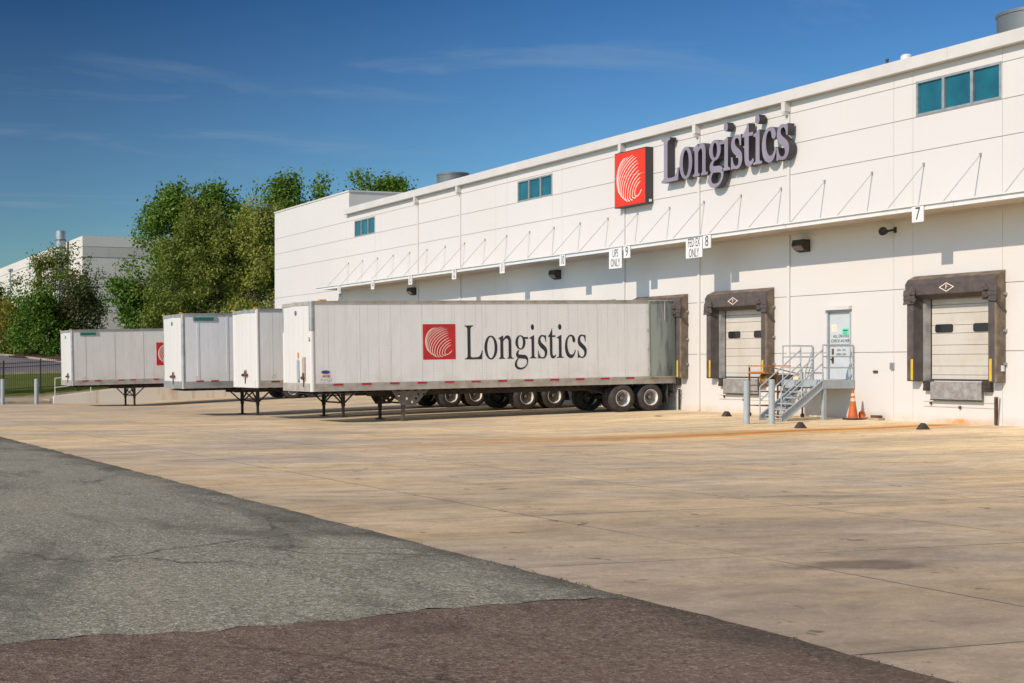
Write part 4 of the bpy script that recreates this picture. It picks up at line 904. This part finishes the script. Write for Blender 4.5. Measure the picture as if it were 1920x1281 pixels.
    b.box(gx-.02,gx+.03,-L_-.07,-L_-.045,bot+.15,bot+.42); b.build('air_line_coupling',[mat('rust_red_coupling',(.16,.07,.045),.8,col2=(.05,.03,.03),vscale=14),mat('grimy_plate',(.45,.36,.30),.7,var=.3,vscale=9)],e)
    if style=='a':
        b=MB(); 
        pts=[(.22+.09*math.cos(t)*1.0,bot+.72+(.28 if math.sin(t)>0 else -.28)+.09*math.sin(t)) for t in [2*math.pi*i/16 for i in range(16)]]
        b.prism(pts,'Y',-L_-.06,-L_-.036); b.build('document_holder',mat('blue_grey_plastic',(.35,.38,.42),.3),e)
        b=MB(); b.box(.18,.28,-L_-.05,-L_-.036,bot+1.14,bot+1.32); b.build('sticker',ambr,e)
        place(text_mesh('26',.20,.001,xs=.8),'lettering',inkm,Matrix.Translation((H-.10,-L_-.024,top-1.28))@WALLROT,e)
        place(text_mesh('71226',.13,.001,xs=.8),'lettering',inkm,Matrix.Translation((.22,-L_-.037,bot+.34))@WALLROT,e)
    em=MB(); em.cyl((.05,-L_-.045,top-.36),(.05,-L_-.035,top-.36),.085,n=20); 
    em.build('maker_badge',mat('purple_badge',(.16,.08,.22),.4) if style=='a' else greenm,e) if style!='b' else None
    # landing gear
    lz=lambda y: zy(cx,y+y_rear)-(y)*math.sin(pitch)*-1
    for s in (-1,1):
        x=s*.93; gz=zy(cx+x,leg_y+y_rear)-leg_y*math.sin(pitch)
        b=MB(); b.box(x-.06,x+.06,leg_y-.06,leg_y+.06,gz+.42,bot); b.box(x-.045,x+.045,leg_y-.045,leg_y+.045,gz+.03,gz+.42); b.box(x-.14,x+.14,leg_y-.13,leg_y+.13,gz,gz+.035)
        b.build('landing_leg',blacks if not(style=='a' and s>0) else mat('grey_brown_leg',(.12,.095,.08),.7,var=.4,vscale=6),e)
        b=MB()
        if style=='a' :
            zt=bot-.0; zl=gz+.55
            def plate_(x):
                n=[(leg_y-.5,zt),(leg_y+.95,zt),(leg_y+.45,zl),(leg_y-.12,zl)]
                me=curve_mesh([n]+[ell(leg_y+a,zl+c,.045,.045,14) for a,c in ((-.2,.34),(.1,.22),(.45,.22),(.55,.36),(.75,.36),(.3,.1))],(1,1),(0,0),.01)
                return place(me,'gusset_plate',mat('grey_steel_plate',(.2,.18,.16),.6,.2,var=.35,vscale=5) if s>0 else blacks,Matrix.Translation((x,0,0))@SIDEROT,e)
            plate_(x+.09*s)
            if s>0:
                b.beam((-.9,leg_y,gz+.62),(.9,leg_y,gz+.62),.06,.06); b.beam((-.9,leg_y,gz+.65),(.8,leg_y,bot-.05),.05,.05); b.beam((.9,leg_y,gz+.65),(-.8,leg_y,bot-.05),.05,.05)
                b.build('cross_brace',blacks,e)
        else:
            for d_ in (-1,1): b.beam((x,leg_y+d_*.06,gz+.55),(x,leg_y+d_*.75,bot),.05,.05)
            if s>0:
                b.beam((-.9,leg_y,gz+.55),(.9,leg_y,gz+.55),.06,.06); b.beam((-.9,leg_y,gz+.58),(0,leg_y,bot-.04),.05,.05); b.beam((.9,leg_y,gz+.58),(0,leg_y,bot-.04),.05,.05)
            b.build('cross_brace',blacks,e)
    # bogie
    ya,yb=axles
    b=MB(); b.box(-.6,-.42,yb-.9,ya+.7,bot-.32,bot-.21); b.box(.42,.6,yb-.9,ya+.7,bot-.32,bot-.21)
    for y in axles: b.cyl((-.7,y,.5),(.7,y,.5),.07,n=12); b.box(.4,.62,y-.4,y+.4,.5,.58); b.box(-.62,-.4,y-.4,y+.4,.5,.58); b.box(.44,.58,y-.1,y+.1,.58,bot-.3); b.box(-.58,-.44,y-.1,y+.1,.58,bot-.3)
    b.box(-.95,.95,ya+.72,ya+.78,bot-.2,bot-.06)
    b.build('bogie',blacks,e)
    for y in axles:
        zt_=.502 - y*math.sin(pitch) + zy(cx,y+y_rear)
        for s in (-1,1):
            for outer in (True,False):
                t=wheel_parts(e,s*(1.165 if outer else .83),y,s,zt_); rim(t,s,outer)
    for s in (-1,1):
        b=MB(); b.box(s*.68,s*1.28,ya+.72,ya+.735,.28,bot-.05); b.build('mud_flap',mat('mud_flap_rubber',(.05,.05,.052),.8,var=.4,vscale=5),e)
    b=MB(); b.box(-1.1,1.1,-.14,-.04,.52,.62); b.box(-.7,-.6,-.13,-.05,.62,bot); b.box(.6,.7,-.13,-.05,.62,bot); b.build('rear_guard',mat('orange_rust_bar',(.25,.11,.04),.7,var=.3,vscale=4),e)
    b=MB(); b.box(-H,H,-.05,0.02,bot-.04,top+.02); b.build('rear_frame',alu,e)
    return e
T1R=-.12
t1=trailer(-43.84,14.39,4.02,.99,.0165,(-1.08,-2.27),-10.85,'a','nearest white trailer with the long dark serif lettering and red emblem square on its side',T1R)
t2=trailer(-48.3,14.45,3.93,1.05,.0165,(-2.05,-3.28),-10.9,'b','plain white trailer with orange corner lamps standing just behind the nearest trailer',-.35)
t3=trailer(-52.76,15.85,3.92,.98,.0165,(-2.95,-4.1),-12.6,'c','white trailer with a green strip on its top corner, second from the left',-.42)
t4=trailer(-70.6,16.3,3.80,.93,.0215,(-2.95,-4.1),-12.9,'d','farthest white trailer at the left, alone, with small green strip and partly hidden red square',-.45)
def side_text(tr,dy,y_rear,H,placeholder=None):
    px=[(-8.75,-8.06),(-7.99,-7.48),(-7.43,-6.84),(-6.8,-6.26),(-6.2,-5.93),(-5.86,-5.49),(-5.45,-5.13),(-5.1,-4.82),(-4.77,-4.33),(-4.25,-3.88)]
    v=1.18/662
    bodym=[c for c in tr.children if c.name.startswith('side_wall')][0]
    for ch,(a,c) in zip('Longistics',px):
        a-=y_rear-dy; c-=y_rear-dy
        me,k,ox=glyph_mesh(ch,a,c,0,v,.001)
        place(me,'lettering',navy,Matrix.Translation((H-.007,0,1.985))@SIDEROT,bodym)
        if ch=='g': place(curve_mesh(GL['e'],(k,v),(ox,0),.0008),'lettering',navy,Matrix.Translation((H-.0062,0,1.985))@SIDEROT,bodym)
    b=MB(); y0=-10.36-y_rear+dy; b.box(H-.013,H-.0065,y0,y0+1.25,2.0,3.22); em=b.build('emblem_decal',redm,tr)
    b=emblem(1.25,1.22,.024); b.v=[(H-.006+z,y0+x,2.0+y) for x,y,z in b.v]; b.build('emblem',pinkw,em)
side_text(t1,0,T1R,1.3)
# the farthest trailer shows only the left part of its emblem square
b=MB(); b.box(1.287,1.2945,-11.75,-10.45,1.88,3.08); em=b.build('emblem_decal',redm,t4); b=emblem(1.3,1.2,.024); b.v=[(1.2955+z,-11.75+x,1.88+y) for x,y,z in b.v]; b.build('emblem',pinkw,em)
# green strips
for t,L_,top in ((t3,15.85,3.92),(t4,16.3,3.80)):
    b=MB(); b.box(1.30,1.318,-L_+.45,-L_+1.45,top-.30,top-.13); b.build('nameplate',alu,t); b=MB(); b.box(1.319,1.324,-L_+.5,-L_+1.3,top-.28,top-.15); b.build('green_strip',greenm,t)
# small side stickers
b=MB(); b.box(1.292,1.296,-14.05,-13.88,1.3,1.42); b.box(1.292,1.296,-13.84,-13.66,1.3,1.42); b.build('sticker',mat('grey_sticker',(.38,.38,.38),.6,col2=(.75,.75,.75),vscale=18,thr=(.48,.52)),t1)
b=MB(); b.prism([(-13.87+.16*math.cos(q),1.64+.06*math.sin(q)) for q in [2*math.pi*i/20 for i in range(20)]],'X',1.292,1.297); b.build('maker_badge',mat('blue_badge',(.05,.06,.22),.4),t1)
place(text_mesh('40080',.12,.001),'lettering',redm,Matrix.Translation((1.296,-13.85,1.5))@SIDEROT,t1)
for t,L_,bz in ((t2,14.45,1.05),(t3,15.85,.98),(t4,16.3,.93)):
    b=MB(); b.box(1.292,1.296,-L_+.55,-L_+.72,bz+.36,bz+.47); b.build('sticker',mat('grey_sticker2',(.42,.42,.42),.6,col2=(.72,.72,.72),vscale=22,thr=(.48,.52)),t)
# open rear door folded against the side of the nearest trailer
b=MB()
n=10; pts=[]
for k in range(n+1):
    u=k/n; pts.append((-1.17+u*1.12, 1.335+.05*math.sin(u*math.pi)*.6+.02*u))
poly=[(p[1],p[0]) for p in pts]+[(p[1]-.04,p[0]) for p in reversed(pts)]
b.prism(poly,'Z',1.235,4.0)
dr=b.build('rear_door',mat('oxidised_door_skin',(.30,.34,.31),.45,.25,col2=(.12,.14,.14),vscale=1.0,stretch=(1,3.0,.5),thr=(.48,.62)),t1,smooth=False); dr['label']='grey green scuffed rear door folded open against the side'
b=MB(); b.box(1.36,1.40,-1.17,-.05,1.215,1.25); b.box(1.36,1.41,-1.17,-.05,3.985,4.02); b.box(1.345,1.362,-1.19,-1.15,1.25,3.985); b.cyl((1.415,-.55,3.3),(1.415,-.55,3.98),.013,n=6); b.build('door_edge',railm,dr)
for z in (1.5,2.2,2.9,3.6):
    b=MB(); b.box(1.30,1.345,-1.22,-1.12,z,z+.09); b.build('hinge',railm,dr)
# cable hanging below the nearest trailer
b=MB(); P0=[(1.05,-5.2,.9),(1.05,-4.7,.82),(1.05,-4.0,.86),(1.05,-3.3,.78),(1.0,-2.9,.66)]
for a,c in zip(P0[:-1],P0[1:]): b.cyl(a,c,.018,n=6)
b.build('air_hose',blacks,t1)
# litter
e=MB(); e.add([(-33.0,-9.0,.0),(-32.7,-9.05,.03),(-32.72,-8.75,.0),(-33.02,-8.8,.025)],[(0,1,2,3)]); 
e.v=[(x-6.3,y+5.5,z+zy(-39.2,-3.3)+.01) for x,y,z in e.v]
tag(e.build('paper_scrap',signw),'small white scrap of paper on the concrete in front of the nearest trailer wheels','litter')
# ------------------------------------------------------------------ far building
fb=empty('far_warehouse',(-146.7,1.5,3.0),'pale concrete warehouse far behind the trees at the left','building')
FX,FYc,FT=-146.7,1.5,15.75
b=MB(); b.box(FX-120,FX,FYc,FYc+.4,1.5,FT); b.box(FX-.4,FX,FYc+.4,FYc+70,1.5,FT); 
b.box(FX-120,FX-.4,FYc+.4,FYc+70,FT-1.2,FT-1.0); b.box(FX-120,FX-119.6,FYc+.4,FYc+70,1.5,FT)
LP(fb,b,'wall',farwall)
b=MB()
for z in (14.6,13.45,11.2,10.5,8.1,7.4):
    b.box(FX,FX+.03,FYc+.0,FYc+70,z-.03,z+.03); b.box(FX-120,FX,FYc-.03,FYc,z-.03,z+.03)
LP(fb,b,'panel_joint',mat('far_joint',(.34,.32,.30),.9))
b=MB(); b.box(FX,FX+.02,FYc+.02,FYc+70,13.49,14.56); LP(fb,b,'grey_band',farband)
b=MB()
for k in range(1,16): b.box(FX,FX+.03,FYc+k*2.9,FYc+k*2.9+.05,13.5,14.55)
LP(fb,b,'band_joint',mat('far_joint2',(.46,.45,.42),.9))
b=MB(); b.box(FX+.0,FX+.05,FYc+10,FYc+11.2,3,5.4); LP(fb,b,'door',greym)
for x in (-12,-24): 
    b=MB(); b.box(FX+x,FX+x+1.6,FYc-.12,FYc-.02,3,5.6); LP(fb,b,'loading_door',mat('far_green_grey',(.33,.38,.34),.6))
# silver stack and its companions (pixel 117 -> about 12 m beyond the corner)
e=empty('exhaust_stack',(-153.8,.6,3),'tall silver exhaust stack against the far building','chimney')
b=MB(); b.cyl((0,0,0),(0,0,12.0),.47,n=24); b.build('pipe',galv,e,smooth=True)
b=MB(); b.lathe([(12.0,.47),(12.05,.57),(13.9,.58),(13.9,.5),(12.4,.45)],24,0,'Z'); b.build('cap',galv,e,smooth=True)
b=MB(); 
for z in (11.9,12.8): b.lathe([(z,.57),(z,.61),(z+.1,.61),(z+.1,.57)],24,0,'Z')
b.box(-.05,.95,.9,1.0,10.35,10.5); b.build('band',blacks,e)
b=MB(); b.cyl((1.0,.3,0),(1.0,.3,10.3),.22,n=12); b.build('side_pipe',mat('cream_pipe',(.5,.46,.38),.5),e,smooth=True)
e=empty('pipe_rack',(-166.5,.6,3.2),'rusty red brown steel frame against the far building left of the silver stack','steel frame')
b=MB()
for x in (-1.2,-.4,.4,1.2): b.box(x-.08,x+.08,-.1,.1,0,11.3)
b.build('upright',rusty,e)
b=MB()
for z in (11.1,9.8,7.6): b.box(-1.4,1.4,-.14,.14,z,z+.2)
b.build('crossbar',rusty,e)
e=empty('street_light',(-144,-6.9,2.9),'slim grey street light left of the far trees, before the far building','street light')
b=MB(); b.cyl((0,0,0),(0,0,8.6),.12,.08,n=10); b.build('pole',galv,e,smooth=True); b=MB(); b.box(-.5,.5,-.2,.2,8.6,8.85); b.build('lamp_head',greym,e)
# ------------------------------------------------------------------ trees
rng=np.random.default_rng(11)
def leaves(lobes,n,size,name,m,parent,droop=.3,shell=.55):
    """lobes: (x,y,z,rx,ry,rz); leaf-sized quads clustered on twigs through each lobe"""
    vol=np.array([l[3]*l[4]*l[5] for l in lobes])**.67; pr=vol/vol.sum()
    nt=max(1,n//14)                        # twigs
    li=rng.choice(len(lobes),nt,p=pr); L_=np.array(lobes)[li]
    d=rng.normal(size=(nt,3)); d/=np.linalg.norm(d,axis=1)[:,None]
    r=(shell+(1-shell)*rng.random(nt))**.6*(1+.16*rng.normal(size=nt)*(rng.random(nt)<.5))
    c=L_[:,:3]+d*L_[:,3:]*r[:,None]
    C=np.repeat(c,14,axis=0)+rng.normal(size=(nt*14,3))*size*1.35
    N_=rng.normal(size=(len(C),3)); N_[:,2]+=.5; N_+=np.repeat(d,14,axis=0)*1.5; N_/=np.linalg.norm(N_,axis=1)[:,None]
    A=np.cross(N_,rng.normal(size=(len(C),3))); A/=np.linalg.norm(A,axis=1)[:,None]; B=np.cross(N_,A)
    s=size*(.6+.8*rng.random(len(C)))[:,None]
    V=np.stack([C-A*s*.5,C+B*s*.32+N_*s*.07,C+A*s*.55-N_*s*.08,C-B*s*.32+N_*s*.05],axis=1).reshape(-1,3)
    me=bpy.data.meshes.new(name); k=len(C)
    me.vertices.add(4*k); me.vertices.foreach_set('co',V.ravel()); me.loops.add(4*k); me.loops.foreach_set('vertex_index',np.arange(4*k)); me.polygons.add(k)
    me.polygons.foreach_set('loop_start',np.arange(k)*4); me.polygons.foreach_set('loop_total',np.full(k,4)); me.update(); me.materials.append(m)
    o=bpy.data.objects.new(name,me); COL.objects.link(o); o.parent=parent; return o
def tree(name,x,y,h,w_,m,n,size,label,cat='tree',group=None,base=None,crown0=.12,lean=0,stems=1,nl=34,shape='oval',top_p=1.0):
    z=hill(x,y) if base is None else base
    e=empty(name,(x,y,z),label,cat,group)
    lobes=[]
    for k in range(nl):
        t=(k+.5)/nl; zz=crown0*h+(h*(1-crown0))*(t**.9)
        if shape=='oval': prof=math.sin(math.pi*min(1,.18+.80*t)**.85)
        elif shape=='broad': prof=math.sin(math.pi*(.30+.62*t))
        else: prof=1-.25*t
        rad=w_*.5*max(prof,.12); a=random.uniform(0,2*math.pi)
        off=rad*random.uniform(.25,.78); s=w_*random.uniform(.13,.21)*(.75+.5*prof)
        zc_=min(zz,h-s*.7)
        lobes.append((off*math.cos(a)+lean*t,off*math.sin(a),zc_,s,s,s*random.uniform(.75,1.1)))
    for k in range(4): lobes.append((lean*.5+random.uniform(-.1,.1)*w_,random.uniform(-.1,.1)*w_,h*(.35+.13*k),w_*.2,w_*.2,h*.11))
    leaves(lobes,n,size,'crown',m,e)
    b=MB(); tr=h*.016+.06
    for s in range(stems):
        ax,ay=(random.uniform(-.5,.5),random.uniform(-.5,.5)) if stems>1 else (0,0)
        p0=Vector((ax*.4,ay*.4,-.2)); p1=Vector((ax*1.5,ay*1.5,h*.3)); p2=Vector((ax*2+lean*.5,ay*2,h*.62)); p3=Vector((lean*.9+ax,ay,h*.9))
        r=tr/math.sqrt(stems)
        b.cyl(p0,p1,r*1.25,r*.9,10); b.cyl(p1,p2,r*.9,r*.55,10); b.cyl(p2,p3,r*.55,r*.15,8)
        for l in random.sample(lobes,min(len(lobes),16//stems+2)):
            q=Vector(l[:3]); src=p1.lerp(p2,random.uniform(0,.9)) if q.z>p1.z else p0.lerp(p1,.75)
            b.cyl(src,src.lerp(q,.55)+Vector((0,0,.03*h)),r*.35,r*.2,6); b.cyl(src.lerp(q,.55)+Vector((0,0,.03*h)),q,r*.2,r*.06,5)
    b.build('trunk',bark,e,smooth=True)
    return e
G1='tall trees behind the trailers'; WF=1.32
def lobes_at(cx,cy,cz,spec):
    """spec: (side offset along Y, height, radius, depth offset along X)"""
    return [(cx+dx,cy+dy,cz+h,r*1.0,r,r*.9) for dy,h,r,dx in spec]
def bough_tree(x,y,base,outline,m,n,size,label,group=None,depth=2.6,name='oak_tree',lr=(.5,1.08),nl=60,stems=1,cat='tree',gap=.1):
    """outline: list of (height, left, right) half widths along Y: the crown is filled with leafy boughs inside it"""
    e=empty(name,(x,y,base),label,cat,group); lobes=[]
    outline=[(h,l*WF,r_*WF) for h,l,r_ in outline]; nl=int(nl*1.75); depth*=1.25; n=int(n*1.25)
    hs=[o[0] for o in outline]
    for k in range(nl):
        h=random.uniform(hs[0],hs[-1]); q=0
        while q<len(hs)-2 and hs[q+1]<h: q+=1
        t=(h-hs[q])/(hs[q+1]-hs[q]); l=outline[q][1]*(1-t)+outline[q+1][1]*t; r_=outline[q][2]*(1-t)+outline[q+1][2]*t
        w_=(r_-l)/2; c=(l+r_)/2; rad=random.uniform(*lr)*min(1,.45+w_*.3)
        a=random.uniform(0,2*math.pi); f=math.sqrt(random.random())
        yy=c+(w_-rad*.6)*f*math.cos(a) if w_>rad*.6 else c
        dd=min(depth,w_); xx=(dd-rad*.3)*f*math.sin(a)
        lobes.append((xx,yy,h,rad*1.05,rad*1.1,rad*random.uniform(.7,.95)))
    lobes+=[(random.uniform(-.4,.4)*depth,((o[1]+o[2])/2+random.choice((-1,1))*(o[2]-o[1])/2*random.uniform(.88,1.08)),o[0]+random.uniform(-.8,.8),*(lambda q:(q,q,q*1.3))(random.uniform(.28,.5)*lr[1])) for o in outline[1:] for _ in range(7)]
    leaves(lobes,n,size,'crown',m,e,shell=.62)
    b=MB(); H_=hs[-1]; tr=H_*.014+.06
    for s_ in range(stems):
        ax,ay=(random.uniform(-.4,.4),random.uniform(-.5,.5)) if stems>1 else (0,0)
        mid=(outline[len(outline)//2][1]+outline[len(outline)//2][2])/2; topc=(outline[-1][1]+outline[-1][2])/2
        p0=Vector((ax*.4,ay*.4,-.3)); p1=Vector((ax*1.5,ay*1.5+mid*.3,H_*.3)); p2=Vector((ax*2,ay*2+mid*.8,H_*.62)); p3=Vector((ax,topc+ay,H_*.92)); r=tr/math.sqrt(stems)
        b.cyl(p0,p1,r*1.25,r*.9,10); b.cyl(p1,p2,r*.9,r*.55,10); b.cyl(p2,p3,r*.55,r*.15,8)
        for l in random.sample(lobes,min(len(lobes),22//stems+3)):
            q=Vector(l[:3]); src=p1.lerp(p2,random.uniform(0,.9)) if q.z>p1.z else p0.lerp(p1,.75)
            if q.z>p2.z: src=p2.lerp(p3,random.uniform(0,.6))
            md=src.lerp(q,.55)+Vector((0,0,.02*H_)); b.cyl(src,md,r*.32,r*.18,6); b.cyl(md,q,r*.18,r*.05,5)
    b.build('trunk',bark,e,smooth=True); return e
bough_tree(-103.6,-.9,.8,[(1.5,-2.6,3),(5,-3.0,3.2),(8,-2.8,3.4),(11,-2.3,3.4),(12.2,-1.7,2.0),(13.4,-1.1,.9),(14.3,-.6,.2)],lf_a,20000,.25,'tall deep green tree with a pointed top, left half of the big tree group',G1,nl=62)
bough_tree(-102.8,-3.7,.6,[(1,-.8,2.4),(3,-.5,2.0),(5,-1.2,1.6),(6.4,-1.8,1.0),(7.2,-1.7,.2)],lf_g,8000,.26,'low bright green tree reaching out left of the tall deep green one',G1,nl=30,depth=1.8,lr=(.6,1.0))
bough_tree(-98.2,-1.0,.6,[(1,-3.0,3.2),(4,-3.0,3.2),(7,-2.6,2.8),(9.4,-1.7,2.7),(11.2,-1.0,2.2),(12.4,-.2,1.3)],lf_b,24000,.20,'broad olive green tree in the middle of the big tree group',G1,nl=62)
bough_tree(-103.0,2.9,.9,[(3,-2.2,2.4),(8,-2.3,2.6),(11,-2.4,3.2),(12.6,-2.0,1.6),(13.8,-1.5,.5),(14.5,-1.1,-.3)],lf_a,11000,.25,'tall green tree with an open gappy crown, right half of the big tree group',G1,nl=34,lr=(.55,.95))
bough_tree(-95.0,2.6,.8,[(1,-2.8,2.0),(4,-2.8,2.0),(7,-2.6,1.9),(9.2,-1.8,1.8),(11,-1.0,1.6),(12,-.3,1.2)],lf_c,24000,.18,'yellowish olive tree against the left end of the warehouse',G1,nl=46)
bough_tree(-106.5,9.0,1.2,[(6,-2.6,2),(11,-2.6,2.2),(13,-2.3,1.8),(14.4,-1.0,1.1),(15.6,-.1,.9)],lf_a,9000,.26,'green tree peeking over the left corner of the warehouse',G1,nl=34)
bough_tree(-100.5,15.6,1.2,[(8,-2.4,1.9),(12,-2.2,1.8),(13.9,-1.9,1.7),(14.9,-1.3,1.1)],lf_a,13000,.26,'round green crown showing above the warehouse roof beside the parapet step',G1,nl=44,lr=(.7,1.1))
bough_tree(-107,13.0,1.2,[(8,-.7,.7),(12,-.5,.5),(14.6,-.3,.3),(15.6,-.1,.1)],lf_a,1800,.24,'thin tree top poking up just left of the parapet step',G1,nl=14,lr=(.5,.8))
G2='small trees on the island across the road'; WF=1.28
bough_tree(-129.5,-5.0,2.4,[(1.8,-1.8,1.8),(3.5,-3.0,3.2),(5.5,-3.5,3.6),(7.2,-2.9,3.1),(8.8,-1.9,2.2),(9.9,-1.0,1.3)],lf_d,7000,.24,'airy small tree in front of the silver stack across the road',G2,nl=40,name='myrtle_tree',stems=4,lr=(.5,.85))
bough_tree(-122.5,-4.3,2.2,[(1.0,-1.4,1.0),(2.6,-1.9,1.4),(4.4,-1.9,1.4),(5.8,-1.2,1.0),(6.8,-.6,.4)],lf_e,6500,.23,'dark purplish small tree just above the left end of the farthest trailer',G2,nl=32,name='myrtle_tree',stems=3,lr=(.5,.9))
bough_tree(-122.6,-8.0,2.1,[(.6,-2.0,2.2),(2.0,-2.5,2.5),(3.6,-2.3,2.3),(5.0,-1.3,1.5),(5.8,-.5,.6)],lf_g,9500,.24,'low rounded green tree in front of the airy one on the island',G2,nl=36,name='myrtle_tree',stems=3,lr=(.6,.95))
bough_tree(-133,-10.6,2.6,[(1.6,-1.6,1.6),(4,-2.2,1.8),(5.6,-1.8,1.3),(6.6,-1.2,.6)],lf_g,6000,.26,'green tree cut off by the left edge of the photo',G2,nl=26,name='myrtle_tree',stems=2,lr=(.5,.9))
bough_tree(-126.5,-9.4,2.3,[(.5,-1.6,1.2),(2,-1.8,1.3),(3.4,-1.4,1.0),(4.4,-.8,.5)],lf_f,6000,.23,'golden yellow leaved shrub at the left edge across the road',G2,nl=26,name='shrub',stems=2,lr=(.45,.75),cat='shrub')
bough_tree(-128,-9.9,2.3,[(.1,-1.6,2.6),(.8,-1.4,2.2),(1.3,-.8,1.4)],lf_g,3500,.2,'low green bush at the foot of the golden shrub',G2,nl=18,name='shrub',stems=2,lr=(.35,.55),cat='shrub')
# grass tufts growing along the edge between concrete and asphalt
b=MB()
for k in range(420):
    x=random.uniform(-50,-6); y=-26.03+random.uniform(-.05,.05)
    if math.sin(x*1.7)+math.sin(x*.63+1)<.75: continue
    z=zy(x,y)
    for q in range(3):
        a=random.uniform(0,6.28); s=random.uniform(.008,.025); b.add([(x+.008*math.cos(a+1.5),y+.008*math.sin(a+1.5),z),(x-.008*math.cos(a+1.5),y-.008*math.sin(a+1.5),z),(x+s*math.cos(a),y+s*math.sin(a),z+s)],[(0,1,2)])
tag(b.build('weeds',mat('dry_weeds',(.10,.10,.03),.9)),'sparse dry weeds along the seam between concrete and asphalt','weeds',None,'stuff')
